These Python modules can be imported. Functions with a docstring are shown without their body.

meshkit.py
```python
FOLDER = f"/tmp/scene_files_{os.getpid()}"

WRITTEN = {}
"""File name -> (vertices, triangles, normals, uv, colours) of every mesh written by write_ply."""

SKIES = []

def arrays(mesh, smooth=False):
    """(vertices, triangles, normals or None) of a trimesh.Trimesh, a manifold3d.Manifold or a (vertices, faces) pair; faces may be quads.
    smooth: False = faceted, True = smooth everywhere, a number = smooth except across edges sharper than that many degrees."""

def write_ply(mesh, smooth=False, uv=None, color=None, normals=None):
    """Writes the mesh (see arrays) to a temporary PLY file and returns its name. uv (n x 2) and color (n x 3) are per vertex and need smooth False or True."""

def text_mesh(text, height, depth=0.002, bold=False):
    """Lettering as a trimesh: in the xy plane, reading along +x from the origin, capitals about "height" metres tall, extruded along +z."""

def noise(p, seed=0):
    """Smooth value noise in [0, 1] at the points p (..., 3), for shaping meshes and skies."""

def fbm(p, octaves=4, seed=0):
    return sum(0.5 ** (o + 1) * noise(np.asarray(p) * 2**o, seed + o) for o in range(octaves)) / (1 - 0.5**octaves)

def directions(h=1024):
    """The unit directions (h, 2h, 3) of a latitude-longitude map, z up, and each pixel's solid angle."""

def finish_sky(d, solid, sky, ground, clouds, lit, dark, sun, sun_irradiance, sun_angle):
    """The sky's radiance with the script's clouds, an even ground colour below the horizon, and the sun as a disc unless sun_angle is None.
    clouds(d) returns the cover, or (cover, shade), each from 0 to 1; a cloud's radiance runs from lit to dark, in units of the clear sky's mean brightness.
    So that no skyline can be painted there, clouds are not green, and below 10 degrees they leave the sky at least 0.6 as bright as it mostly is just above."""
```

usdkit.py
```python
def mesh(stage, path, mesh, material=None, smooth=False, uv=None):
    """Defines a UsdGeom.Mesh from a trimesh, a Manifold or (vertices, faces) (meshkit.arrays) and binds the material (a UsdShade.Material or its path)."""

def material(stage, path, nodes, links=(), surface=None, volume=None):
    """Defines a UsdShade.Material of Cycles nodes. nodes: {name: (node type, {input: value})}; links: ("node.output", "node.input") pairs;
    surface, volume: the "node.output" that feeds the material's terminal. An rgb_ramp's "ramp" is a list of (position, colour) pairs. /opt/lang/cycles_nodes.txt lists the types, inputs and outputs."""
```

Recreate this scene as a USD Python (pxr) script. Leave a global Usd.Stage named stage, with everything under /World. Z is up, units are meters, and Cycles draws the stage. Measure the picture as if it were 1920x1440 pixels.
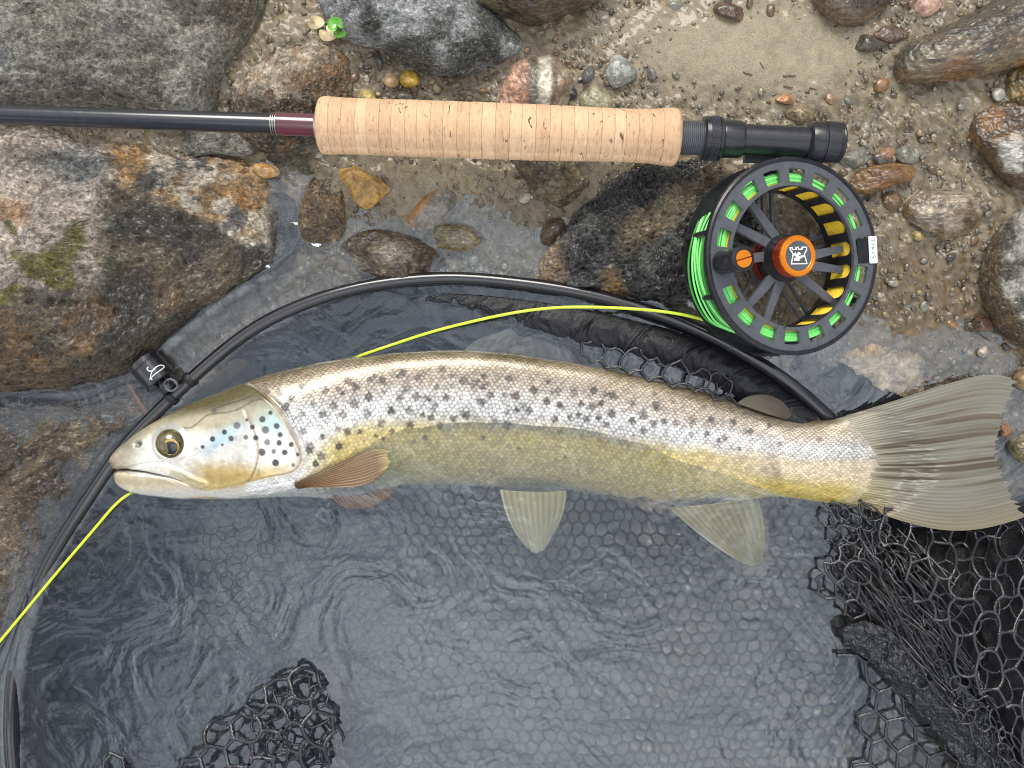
import math, random
import numpy as np, trimesh, usdkit
from meshkit import noise, fbm, text_mesh
from scipy.spatial import cKDTree
from scipy.interpolate import splprep, splev
from shapely.geometry import Polygon, Point
from shapely import affinity
from pxr import Usd, UsdGeom, UsdLux, UsdShade, Sdf, Gf, Vt

stage = Usd.Stage.CreateInMemory()
UsdGeom.SetStageUpAxis(stage, 'Z')
UsdGeom.SetStageMetersPerUnit(stage, 1.0)
UsdGeom.Xform.Define(stage, '/World')
UsdGeom.Scope.Define(stage, '/World/Looks')

# ---------------------------------------------------------------- camera, sky, sun, exposure
CAM = 0.46                       # height of the phone above the water
S = 0.00028                      # metres of the water plane per photograph pixel
WATER_MIRROR = 0.068
SKYLOC = (2.34, 16.17, -15.96)         # which clouds stand overhead
cam = UsdGeom.Camera.Define(stage, '/World/camera')
cam.AddTranslateOp().Set(Gf.Vec3d(0, 0, CAM))
cam.CreateHorizontalApertureAttr(36.0)
cam.CreateVerticalApertureAttr(27.0)
cam.CreateFocalLengthAttr(36.0 * CAM / (1920 * S))
cam.CreateClippingRangeAttr(Gf.Vec2f(0.01, 200))
cam.CreateExposureAttr(EXPOSURE := 1.0)
cam.CreateFStopAttr(0.0)

SUN = np.array([-0.15, 0.95, 1.0]); SUN /= np.linalg.norm(SUN)
elev, rot = math.asin(SUN[2]), math.atan2(SUN[0], SUN[1])
sky = UsdLux.DomeLight.Define(stage, '/World/sky')
sky.GetPrim().SetCustomDataByKey('kind', 'structure')
sky_mat = usdkit.material(stage, '/World/Looks/overcast_sky', {
    'tc': ('texture_coordinate', {}),
    'sky': ('sky_texture', {'sky_type': 'single_scattering', 'sun_disc': False, 'sun_elevation': elev, 'sun_rotation': rot, 'altitude': 600.0}),
    'map': ('mapping', {'scale': (1.0, 1.0, 1.0), 'location': SKYLOC}),
    'n': ('noise_texture', {'scale': 1.7, 'detail': 5.0, 'roughness': 0.5, 'distortion': 0.6}),
    'ramp': ('rgb_ramp', {'ramp': [(0.34, (1.3, 1.4, 1.55)), (0.5, (7.5, 7.9, 8.4)), (0.66, (15.5, 15.7, 15.8))]}),
    'mix': ('mix', {'fac': 0.86}),
    'sep': ('separate_xyz', {}), 'cie': ('map_range', {'from_min': 0.0, 'from_max': 1.0, 'to_min': 0.30, 'to_max': 1.15, 'clamp': True}),
    'mul': ('mix', {'mix_type': 'multiply', 'fac': 1.0}),
    'bg': ('background_shader', {'strength': 0.078}),
}, [('tc.generated', 'map.vector'), ('map.vector', 'n.vector'), ('n.fac', 'ramp.fac'), ('sky.color', 'mix.color1'),
    ('ramp.color', 'mix.color2'), ('tc.generated', 'sep.vector'), ('sep.z', 'cie.value'), ('mix.color', 'mul.color1'), ('cie.result', 'mul.color2'), ('mul.color', 'bg.color')], surface='bg.background')
UsdShade.MaterialBindingAPI.Apply(sky.GetPrim()).Bind(sky_mat)
sun = UsdLux.DistantLight.Define(stage, '/World/sun')
sun.CreateIntensityAttr(0.40); sun.CreateAngleAttr(32.0); sun.CreateNormalizeAttr(True); sun.CreateColorAttr(Gf.Vec3f(1.0, 0.95, 0.87))
sun.AddTransformOp().Set(Gf.Matrix4d().SetRotate(Gf.Rotation(Gf.Vec3d(0, 0, 1), Gf.Vec3d(*SUN))))

# ---------------------------------------------------------------- helpers
def W(px, py, z=0.0):
    """The point at height z that the photograph shows at pixel (px, py)."""
    px, py, z = np.broadcast_arrays(np.asarray(px, float), np.asarray(py, float), np.asarray(z, float))
    k = S * (CAM - z) / CAM
    return np.stack([(px - 960) * k, (720 - py) * k, z], -1)

_used = {}
def numbered(path):
    n = _used.get(path, -1) + 1
    _used[path] = n
    return path if n == 0 else '%s_%03d' % (path, n)

def meta(prim, label=None, category=None, group=None, kind=None):
    for k, v in (('label', label), ('category', category), ('group', group), ('kind', kind)):
        if v:
            prim.SetCustomDataByKey(k, v)
    return prim

def thing(name, label=None, category=None, loc=(0, 0, 0), group=None, kind=None):
    x = UsdGeom.Xform.Define(stage, numbered('/World/' + name))
    x.AddTranslateOp().Set(Gf.Vec3d(*map(float, loc)))
    meta(x.GetPrim(), label, category, group, kind)
    return x.GetPrim(), np.asarray(loc, float)

def normals_of(v, f):
    n = np.zeros_like(v)
    fn = np.cross(v[f[:, 1]] - v[f[:, 0]], v[f[:, 2]] - v[f[:, 0]])
    for k in range(3):
        np.add.at(n, f[:, k], fn)
    return n / np.maximum(np.linalg.norm(n, axis=1, keepdims=True), 1e-20)

def part(name, mesh, mat, parent=None, smooth=False, Cd=None, Mt=None, label=None, category=None, group=None, kind=None):
    """ONE Mesh prim (world coordinates given; shifted to its parent's base)."""
    base = '/World'
    off = np.zeros(3)
    if parent is not None:
        p, off = parent if isinstance(parent, tuple) else (parent, np.zeros(3))
        base = str(p.GetPath())
    path = numbered(base + '/' + name)
    if isinstance(mesh, (tuple, list)):
        v, f = np.asarray(mesh[0], float), np.asarray(mesh[1], int)
        if f.shape[1] == 4:
            f = np.vstack([f[:, [0, 1, 2]], f[:, [0, 2, 3]]])
    else:
        v, f = np.array(mesh.vertices), np.array(mesh.faces)
    v = v - off
    if smooth not in (True, False) or Cd is None:
        g = usdkit.mesh(stage, path, trimesh.Trimesh(v, f, process=False), MAT[mat], smooth=smooth)
    else:
        g = usdkit.mesh(stage, path, (v, f), MAT[mat], smooth=smooth)
    api = UsdGeom.PrimvarsAPI(g)
    if Cd is not None:
        api.CreatePrimvar('Cd', Sdf.ValueTypeNames.Color3fArray, 'vertex').Set(Vt.Vec3fArray.FromNumpy(np.asarray(Cd, np.float32)))
    if Mt is not None:
        api.CreatePrimvar('Mt', Sdf.ValueTypeNames.Color3fArray, 'vertex').Set(Vt.Vec3fArray.FromNumpy(np.asarray(Mt, np.float32)))
    meta(g.GetPrim(), label, category, group, kind)
    return g.GetPrim(), off

def grid_faces(nu, nv, wrap_u=False, wrap_v=False):
    iu = np.arange(nu if wrap_u else nu - 1); iv = np.arange(nv if wrap_v else nv - 1)
    a, b = np.meshgrid(iu, iv, indexing='ij')
    a1, b1 = (a + 1) % nu, (b + 1) % nv
    q = np.stack([a * nv + b, a1 * nv + b, a1 * nv + b1, a * nv + b1], -1).reshape(-1, 4)
    return np.vstack([q[:, [0, 1, 2]], q[:, [0, 2, 3]]])

def spline(pts, n, closed=False, even=True):
    pts = np.asarray(pts, float)
    if closed:
        pts = np.vstack([pts, pts[:1]])
    k = min(3, len(pts) - 1)
    tck, _ = splprep(pts.T, s=0, per=closed, k=k)
    u = np.linspace(0, 1, max(n * 6, 200))
    q = np.stack(splev(u, tck), -1)
    if even:
        d = np.r_[0, np.cumsum(np.linalg.norm(np.diff(q, axis=0), axis=1))]
        t = np.linspace(0, d[-1], n + 1)[:-1] if closed else np.linspace(0, d[-1], n)
        return np.stack([np.interp(t, d, q[:, i]) for i in range(q.shape[1])], -1)
    return q

def sweep(path, radius, sides=10, closed=False, caps=True, squash=None):
    """Tube along a polyline (n,3); radius scalar or (n,)."""
    path = np.asarray(path, float); n = len(path)
    t = np.gradient(path, axis=0) if not closed else np.roll(path, -1, 0) - np.roll(path, 1, 0)
    t /= np.maximum(np.linalg.norm(t, axis=1, keepdims=True), 1e-12)
    up = np.where(np.abs(t[:, 2:3]) > 0.95, np.array([[1.0, 0, 0]]), np.array([[0, 0, 1.0]]))
    a = np.cross(t, up); a /= np.linalg.norm(a, axis=1, keepdims=True)
    b = np.cross(a, t)
    th = np.linspace(0, 2 * np.pi, sides, endpoint=False)
    r = np.broadcast_to(np.asarray(radius, float), (n,))[:, None, None]
    sq = 1.0 if squash is None else squash
    v = path[:, None] + r * (a[:, None] * np.cos(th)[None, :, None] + sq * b[:, None] * np.sin(th)[None, :, None])
    f = grid_faces(n, sides, closed, True)[:, ::-1]
    v = v.reshape(-1, 3)
    if caps and not closed:
        v = np.vstack([v, path[0], path[-1]])
        k = np.arange(sides)
        f = np.vstack([f, np.stack([np.full(sides, n * sides), (k + 1) % sides, k], -1)[:, ::-1] * 1,
                       np.stack([np.full(sides, n * sides + 1), (n - 1) * sides + k, (n - 1) * sides + (k + 1) % sides], -1)[:, ::-1]])
    m = trimesh.Trimesh(v, f, process=False)
    if m.volume < 0:
        m.invert()
    return m

def strands(A, B, ra, rb=None, sides=5):
    """Many tapered prisms A->B joined in one mesh."""
    A, B = np.asarray(A, float), np.asarray(B, float)
    n = len(A)
    d = B - A; L = np.linalg.norm(d, axis=1, keepdims=True); t = d / np.maximum(L, 1e-9)
    ra = np.broadcast_to(np.asarray(ra, float), (n,)); rb = ra if rb is None else np.broadcast_to(np.asarray(rb, float), (n,))
    A = A - t * ra[:, None] * 0.6; B = B + t * rb[:, None] * 0.6
    up = np.where(np.abs(t[:, 2:3]) > 0.9, np.array([[1.0, 0, 0]]), np.array([[0, 0, 1.0]]))
    a = np.cross(t, up); a /= np.linalg.norm(a, axis=1, keepdims=True); b = np.cross(a, t)
    th = np.linspace(0, 2 * np.pi, sides, endpoint=False)
    ring = a[:, None] * np.cos(th)[None, :, None] + b[:, None] * np.sin(th)[None, :, None]
    va = A[:, None] + ring * ra[:, None, None]; vb = B[:, None] + ring * rb[:, None, None]
    v = np.concatenate([va, vb], 1).reshape(-1, 3)
    k = np.arange(sides); k1 = (k + 1) % sides
    f0 = np.vstack([np.stack([k, k1, sides + k1], -1), np.stack([k, sides + k1, sides + k], -1)])
    f = (f0[None] + (np.arange(n) * 2 * sides)[:, None, None]).reshape(-1, 3)[:, ::-1]
    return v, f

def lathe(profile, sides=48, closed=False):
    """profile (n,2): radius, height; about z."""
    p = np.asarray(profile, float); n = len(p)
    th = np.linspace(0, 2 * np.pi, sides, endpoint=False)
    v = np.stack([p[:, 0][:, None] * np.cos(th), p[:, 0][:, None] * np.sin(th), np.repeat(p[:, 1][:, None], sides, 1)], -1).reshape(-1, 3)
    m = trimesh.Trimesh(v, grid_faces(n, sides, closed, True), process=False)
    return m

def seg_dist(P2, poly, closed=False):
    """Distance of points (n,2) to a polyline, in pixels."""
    poly = np.asarray(poly, float)
    a = poly if closed else poly[:-1]; b = np.roll(poly, -1, 0) if closed else poly[1:]
    out = np.full(len(P2), 1e9)
    for p, q in zip(a, b):
        d = q - p; L = max((d * d).sum(), 1e-9)
        t = np.clip(((P2 - p) @ d) / L, 0, 1)
        out = np.minimum(out, np.hypot(*(P2 - p - t[:, None] * d).T))
    return out

def inside(P2, poly):
    poly = np.asarray(poly, float); x, y = P2[:, 0], P2[:, 1]; r = np.zeros(len(P2), bool)
    for (x0, y0), (x1, y1) in zip(poly, np.roll(poly, -1, 0)):
        if y0 == y1:
            continue
        r ^= ((y0 > y) != (y1 > y)) & (x < (x1 - x0) * (y - y0) / (y1 - y0) + x0)
    return r

def sdist(P2, poly):
    """Signed distance, negative inside."""
    d = seg_dist(P2, poly, True)
    return np.where(inside(P2, poly), -d, d)

def smoothstep(a, b, x):
    t = np.clip((np.asarray(x, float) - a) / (b - a), 0, 1)
    return t * t * (3 - 2 * t)

def mixc(a, b, t):
    t = np.asarray(t)[..., None]
    return np.asarray(a) * (1 - t) + np.asarray(b) * t

# ---------------------------------------------------------------- materials
MAT = {}
def mat(name, nodes, links, surface='p.BSDF', volume=None):
    MAT[name] = usdkit.material(stage, '/World/Looks/' + name, nodes, links, surface=surface, volume=volume)

def simple(name, color, rough=0.4, metallic=0.0, coat=0.0, bump=None, spec=0.5, var=0.0, vscale=300.0, **extra):
    """Plain surface with a little wear noise in tone and roughness, and fine relief."""
    nodes = {'g': ('geometry', {}), 'n': ('noise_texture', {'scale': vscale, 'detail': 4.0, 'roughness': 0.6}),
             'c': ('rgb_ramp', {'ramp': [(0.3, tuple(np.clip(np.array(color) * (1 - var), 0, 1))), (0.7, tuple(np.clip(np.array(color) * (1 + var), 0, 1)))]}),
             'r': ('map_range', {'from_min': 0.3, 'from_max': 0.7, 'to_min': max(rough * 0.8, 0.02), 'to_max': min(rough * 1.2, 1)}),
             'p': ('principled_bsdf', {'metallic': metallic, 'coat_weight': coat, 'coat_roughness': 0.08, 'specular_ior_level': spec, **extra})}
    links = [('g.position', 'n.vector'), ('n.fac', 'c.fac'), ('n.fac', 'r.value'), ('c.color', 'p.base_color'), ('r.result', 'p.roughness')]
    if bump:
        nodes['bn'] = ('noise_texture', {'scale': bump[0], 'detail': 3.0}); nodes['b'] = ('bump', {'strength': bump[1], 'distance': bump[2]})
        links += [('g.position', 'bn.vector'), ('bn.fac', 'b.height'), ('b.normal', 'p.normal')]
    mat(name, nodes, links)

def rock_mat(name, grain=420.0, angle=0.0, stretch=(1.0, 1.0, 1.0), lo=0.3, hi=1.7, fleck=(0.62, 0.58, 0.50), fleck_amt=0.35, dark_amt=0.75,
             rough=0.34, bump=1.0, bdist=0.0014, coat=0.2, mott=1.0):
    """Wet stone: vertex tone x mineral mottling, pale quartz flecks, dark mica, wet sheen."""
    nodes = {
        'g': ('geometry', {}), 'cd': ('attribute', {'attribute': 'Cd'}),
        'map': ('mapping', {'rotation': (0, 0, angle), 'scale': stretch}),
        'n1': ('noise_texture', {'scale': grain, 'detail': 7.0, 'roughness': 0.72, 'distortion': 0.6}),
        'r1': ('rgb_ramp', {'ramp': [(0.34, (lo,) * 3), (0.48, (0.8,) * 3), (0.54, (1.1,) * 3), (0.66, (hi,) * 3)]}),
        'mul': ('mix', {'mix_type': 'multiply', 'fac': 1.0}),
        'n0': ('noise_texture', {'scale': grain * 0.28, 'detail': 5.0, 'roughness': 0.68, 'distortion': 0.8}),
        'r0': ('rgb_ramp', {'ramp': [(0.30, (0.32,) * 3), (0.46, (0.85,) * 3), (0.58, (1.15,) * 3), (0.72, (1.6,) * 3)]}),
        'mul0': ('mix', {'mix_type': 'multiply', 'fac': mott}),
        'n2': ('noise_texture', {'scale': grain * 1.9, 'detail': 4.0, 'roughness': 0.65}),
        'r2': ('rgb_ramp', {'ramp': [(0.56, (0, 0, 0)), (0.66, (1, 1, 1))]}),
        'f2': ('math', {'math_type': 'multiply', 'value2': fleck_amt}),
        'mf': ('mix', {'color2': fleck}),
        'n3': ('noise_texture', {'scale': grain * 1.3, 'detail': 5.0, 'roughness': 0.7, 'distortion': 1.0}),
        'r3': ('rgb_ramp', {'ramp': [(0.35, (1, 1, 1)), (0.44, (0, 0, 0))]}),
        'f3': ('math', {'math_type': 'multiply', 'value2': dark_amt}),
        'md': ('mix', {'color2': (0.018, 0.017, 0.016)}),
        'add': ('math', {'math_type': 'add'}),
        'b': ('bump', {'strength': bump, 'distance': bdist}),
        'rr': ('map_range', {'from_min': 0.3, 'from_max': 0.7, 'to_min': rough * 0.65, 'to_max': rough * 1.5}),
        'p': ('principled_bsdf', {'coat_weight': coat, 'coat_roughness': 0.12, 'specular_ior_level': 0.5}),
    }
    links = [('g.position', 'map.vector'), ('map.vector', 'n1.vector'), ('map.vector', 'n2.vector'), ('map.vector', 'n3.vector'),
             ('map.vector', 'n0.vector'), ('n0.fac', 'r0.fac'), ('cd.color', 'mul0.color1'), ('r0.color', 'mul0.color2'), ('n1.fac', 'r1.fac'), ('mul0.color', 'mul.color1'), ('r1.color', 'mul.color2'), ('n2.fac', 'r2.fac'), ('r2.color', 'f2.value1'), ('f2.value', 'mf.fac'),
             ('mul.color', 'mf.color1'), ('n3.fac', 'r3.fac'), ('r3.color', 'f3.value1'), ('f3.value', 'md.fac'), ('mf.color', 'md.color1'),
             ('md.color', 'p.base_color'), ('n1.fac', 'add.value1'), ('n3.fac', 'add.value2'), ('add.value', 'b.height'), ('b.normal', 'p.normal'),
             ('n2.fac', 'rr.value'), ('rr.result', 'p.roughness')]
    mat(name, nodes, links)

rock_mat('schist_stone', grain=420, angle=0.5, stretch=(1.0, 1.35, 1.3), lo=0.13, hi=1.9, fleck=(0.55, 0.54, 0.48), fleck_amt=0.6, rough=0.4)
rock_mat('gneiss_stone', grain=430, angle=0.45, stretch=(0.9, 1.3, 1.1), lo=0.16, hi=2.0, fleck=(0.5, 0.44, 0.34), fleck_amt=0.3, rough=0.25, coat=0.4)
rock_mat('granite_stone', grain=380, lo=0.35, hi=1.7, fleck=(0.62, 0.55, 0.45), fleck_amt=0.45, rough=0.3)
rock_mat('wet_dark_stone', grain=400, angle=0.6, stretch=(0.7, 1.6, 1.2), lo=0.12, hi=2.0, fleck=(0.4, 0.36, 0.28), fleck_amt=0.25, rough=0.2, coat=0.8, bump=1.0, bdist=0.002)
rock_mat('brown_stone', grain=360, angle=-0.4, stretch=(0.6, 2.4, 1.2), lo=0.3, hi=1.6, fleck=(0.2, 0.16, 0.11), fleck_amt=0.25, rough=0.24, coat=0.5, bump=0.5, bdist=0.0006)
rock_mat('pale_stone', grain=200, lo=0.55, hi=1.4, fleck_amt=0.2, dark_amt=0.35, mott=0.6, rough=0.3, bump=0.4, bdist=0.0006)
rock_mat('pebble_stone', grain=520, lo=0.45, hi=1.5, fleck_amt=0.2, dark_amt=0.5, rough=0.28, coat=0.3, bump=0.3, bdist=0.0004)
# wet sand and grit of the stream bed: vertex tone x grains
mat('wet_sand', {
    'g': ('geometry', {}), 'cd': ('attribute', {'attribute': 'Cd'}),
    'n1': ('noise_texture', {'scale': 1500.0, 'detail': 3.0, 'roughness': 0.7}),
    'r1': ('rgb_ramp', {'ramp': [(0.30, (0.40, 0.40, 0.40)), (0.45, (0.9, 0.9, 0.9)), (0.6, (1.12, 1.1, 1.06)), (0.72, (1.7, 1.62, 1.5))]}),
    'm1': ('mix', {'mix_type': 'multiply', 'fac': 1.0}),
    'n2': ('noise_texture', {'scale': 160.0, 'detail': 5.0, 'roughness': 0.65}),
    'r2': ('rgb_ramp', {'ramp': [(0.3, (0.72, 0.70, 0.66)), (0.7, (1.25, 1.25, 1.25))]}),
    'm2': ('mix', {'mix_type': 'multiply', 'fac': 1.0}),
    'b': ('bump', {'strength': 0.6, 'distance': 0.0005}),
    'rr': ('map_range', {'from_min': 0.35, 'from_max': 0.65, 'to_min': 0.22, 'to_max': 0.6}),
    'p': ('principled_bsdf', {'coat_weight': 0.45, 'coat_roughness': 0.08}),
}, [('g.position', 'n1.vector'), ('g.position', 'n2.vector'), ('n1.fac', 'r1.fac'), ('n2.fac', 'r2.fac'), ('cd.color', 'm1.color1'), ('r1.color', 'm1.color2'),
    ('m1.color', 'm2.color1'), ('r2.color', 'm2.color2'), ('m2.color', 'p.base_color'), ('n1.fac', 'b.height'), ('b.normal', 'p.normal'), ('n2.fac', 'rr.value'), ('rr.result', 'p.roughness')])

# stream water: clear skin that mirrors the sky, slightly milky with depth
mat('stream_water', {
    'g': ('geometry', {}),
    'map': ('mapping', {'scale': (1.0, 1.0, 1.0)}),
    'n1': ('noise_texture', {'scale': 26.0, 'detail': 2.0, 'roughness': 0.45, 'distortion': 2.6}),
    'n2': ('noise_texture', {'scale': 110.0, 'detail': 2.0, 'distortion': 2.2}),
    's': ('math', {'math_type': 'multiply', 'value2': 0.10}),
    'a': ('math', {'math_type': 'add'}),
    'b': ('bump', {'strength': 0.5, 'distance': 0.0018}),
    't': ('transparent_bsdf', {'color': (0.97, 0.985, 0.98)}),
    'gl': ('glossy_bsdf', {'color': (0.86, 0.93, 1.0), 'roughness': 0.04}),
    'fr': ('fresnel', {'IOR': 1.33}),
    'fm': ('math', {'math_type': 'multiply_add', 'value2': 0.9, 'value3': WATER_MIRROR}),
    'mx': ('mix_closure', {}),
    'vol': ('principled_volume', {'color': (0.66, 0.79, 0.95), 'density': 10.5, 'anisotropy': 0.3}),
}, [('g.position', 'n1.vector'), ('g.position', 'n2.vector'), ('n2.fac', 's.value1'), ('n1.fac', 'a.value1'), ('s.value', 'a.value2'), ('a.value', 'b.height'),
    ('b.normal', 'gl.normal'), ('fr.fac', 'fm.value1'), ('fm.value', 'mx.fac'), ('t.BSDF', 'mx.closure1'), ('gl.BSDF', 'mx.closure2')], surface='mx.closure', volume='vol.volume')

# fish skin: vertex pigment (Cd), silveriness and gloss (Mt)
mat('trout_skin', {
    'g': ('geometry', {}), 'cd': ('attribute', {'attribute': 'Cd'}), 'mt': ('attribute', {'attribute': 'Mt'}), 'sp': ('separate_color', {'color_type': 'rgb'}),
    'n': ('noise_texture', {'scale': 500.0, 'detail': 4.0}),
    'r': ('rgb_ramp', {'ramp': [(0.3, (0.86, 0.86, 0.86)), (0.7, (1.1, 1.1, 1.1))]}), 'm': ('mix', {'mix_type': 'multiply', 'fac': 1.0}),
    'b': ('bump', {'strength': 0.15, 'distance': 0.0003}),
    'p': ('principled_bsdf', {'coat_weight': 0.3, 'coat_roughness': 0.12}),
}, [('g.position', 'n.vector'), ('n.fac', 'r.fac'), ('cd.color', 'm.color1'), ('r.color', 'm.color2'), ('m.color', 'p.base_color'), ('mt.color', 'sp.color'),
    ('sp.r', 'p.metallic'), ('sp.g', 'p.roughness'), ('n.fac', 'b.height'), ('b.normal', 'p.normal')])
# fins: thin wet membrane that lets light through
mat('fin_membrane', {
    'g': ('geometry', {}), 'cd': ('attribute', {'attribute': 'Cd'}), 'mt': ('attribute', {'attribute': 'Mt'}), 'sp': ('separate_color', {'color_type': 'rgb'}),
    'p': ('principled_bsdf', {'roughness': 0.4, 'coat_weight': 0.3, 'coat_roughness': 0.25}), 'tl': ('translucent_bsdf', {}), 'mx': ('mix_closure', {'fac': 0.25}),
    'tr': ('transparent_bsdf', {}), 'mt2': ('mix_closure', {}),
}, [('cd.color', 'p.base_color'), ('cd.color', 'tl.color'), ('p.BSDF', 'mx.closure1'), ('tl.BSDF', 'mx.closure2'), ('mt.color', 'sp.color'), ('sp.r', 'mt2.fac'),
    ('mx.closure', 'mt2.closure1'), ('tr.BSDF', 'mt2.closure2')], surface='mt2.closure')
simple('eye_black', (0.006, 0.006, 0.008), rough=0.04, coat=1.0)
simple('eye_gold', (0.45, 0.30, 0.09), rough=0.25, metallic=0.5, var=0.5, vscale=900, coat=1.0)
simple('eye_ball', (0.105, 0.083, 0.028), rough=0.12, coat=1.0, var=0.6, vscale=260)
# cork in five tones, with pits and cracks across the grain
for i, c in enumerate([(0.60, 0.395, 0.235), (0.545, 0.345, 0.205), (0.575, 0.365, 0.22), (0.63, 0.425, 0.26), (0.56, 0.365, 0.215)]):
    mat('cork_%s' % 'abcde'[i], {
        'g': ('geometry', {}), 'map': ('mapping', {'scale': (1.0, 0.22, 0.22), 'location': (i * 0.37, 0, 0)}),
        'n': ('noise_texture', {'scale': 900.0, 'detail': 5.0, 'roughness': 0.65}),
        'r': ('rgb_ramp', {'ramp': [(0.28, tuple(np.array(c) * 0.66)), (0.45, tuple(np.array(c) * 0.95)), (0.7, tuple(np.clip(np.array(c) * 1.13, 0, .9)))]}),
        'mp': ('mapping', {'scale': (1.0, 0.45, 0.45), 'location': (i * 0.61, 0.1, 0)}),
        'v': ('noise_texture', {'scale': 250.0, 'detail': 5.0, 'roughness': 0.72, 'distortion': 1.8}),
        'rv': ('rgb_ramp', {'ramp': [(0.35, (1, 1, 1)), (0.385, (0, 0, 0))]}),
        'm': ('mix', {'color2': (0.13, 0.07, 0.035)}),
        'b': ('bump', {'strength': 0.6, 'distance': 0.0004}),
        'p': ('principled_bsdf', {'roughness': 0.72, 'specular_ior_level': 0.25}),
    }, [('g.position', 'map.vector'), ('map.vector', 'n.vector'), ('n.fac', 'r.fac'), ('g.position', 'mp.vector'), ('mp.vector', 'v.vector'), ('v.fac', 'rv.fac'), ('rv.color', 'm.fac'),
        ('r.color', 'm.color1'), ('m.color', 'p.base_color'), ('v.fac', 'b.height'), ('b.normal', 'p.normal')])
simple('rod_lacquer', (0.006, 0.006, 0.009), rough=0.17, coat=0.0, var=0.2, spec=1.0)
simple('maroon_thread', (0.075, 0.012, 0.022), rough=0.2, coat=1.0, bump=(2500, 0.3, 0.0001))
simple('silver_metal', (0.62, 0.58, 0.5), rough=0.25, metallic=1.0)
simple('black_anodised', (0.009, 0.009, 0.012), rough=0.30, coat=0.1, var=0.15, bump=(1800, 0.06, 0.0001))
simple('grey_anodised', (0.072, 0.077, 0.088), rough=0.36, coat=0.25, var=0.12, bump=(1800, 0.06, 0.0001))
simple('orange_anodised', (0.80, 0.25, 0.015), rough=0.28, metallic=0.55, var=0.06)
simple('red_anodised', (0.30, 0.035, 0.012), rough=0.3, metallic=0.5, var=0.1)
simple('green_line', (0.22, 0.80, 0.20), rough=0.35, coat=0.4, var=0.08)
simple('dark_green_line', (0.045, 0.27, 0.035), rough=0.4, coat=0.3, var=0.1)
simple('yellow_backing', (0.80, 0.56, 0.03), rough=0.6, var=0.2, vscale=500, bump=(1500, 0.4, 0.0003))
simple('lime_line', (0.58, 0.72, 0.03), rough=0.35, coat=0.4, var=0.05)
simple('white_print', (0.78, 0.78, 0.78), rough=0.5)
simple('sticker_paper', (0.74, 0.75, 0.76), rough=0.3, coat=0.5, var=0.04)
simple('grey_ink', (0.12, 0.12, 0.13), rough=0.5)
simple('net_rubber', (0.008, 0.008, 0.010), rough=0.20, coat=0.3, var=0.3, bump=(1100, 0.7, 0.0005), spec=0.7)
simple('hoop_gloss', (0.005, 0.005, 0.006), rough=0.16, var=0.2, spec=0.9)
simple('net_fabric', (0.005, 0.005, 0.007), rough=0.27, var=0.3, bump=(1600, 0.8, 0.0006), spec=0.5)
simple('dark_fabric', (0.004, 0.004, 0.005), rough=0.5, var=0.3, bump=(900, 0.8, 0.0008), spec=0.22)
simple('sunken_cord', (0.006, 0.006, 0.007), rough=0.7, var=0.3, spec=0.03)
simple('webbing', (0.007, 0.008, 0.010), rough=0.26, coat=0.0, var=0.4, vscale=500, bump=(700, 1.0, 0.0014), spec=0.6)
simple('leaf_green', (0.10, 0.32, 0.02), rough=0.3, coat=0.5, var=0.25, vscale=400)
simple('dead_leaf', (0.52, 0.42, 0.24), rough=0.5, var=0.25, vscale=300, bump=(500, 0.5, 0.0005))
simple('twig_bark', (0.16, 0.065, 0.028), rough=0.5, var=0.3, vscale=600, bump=(900, 0.6, 0.0004))
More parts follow.
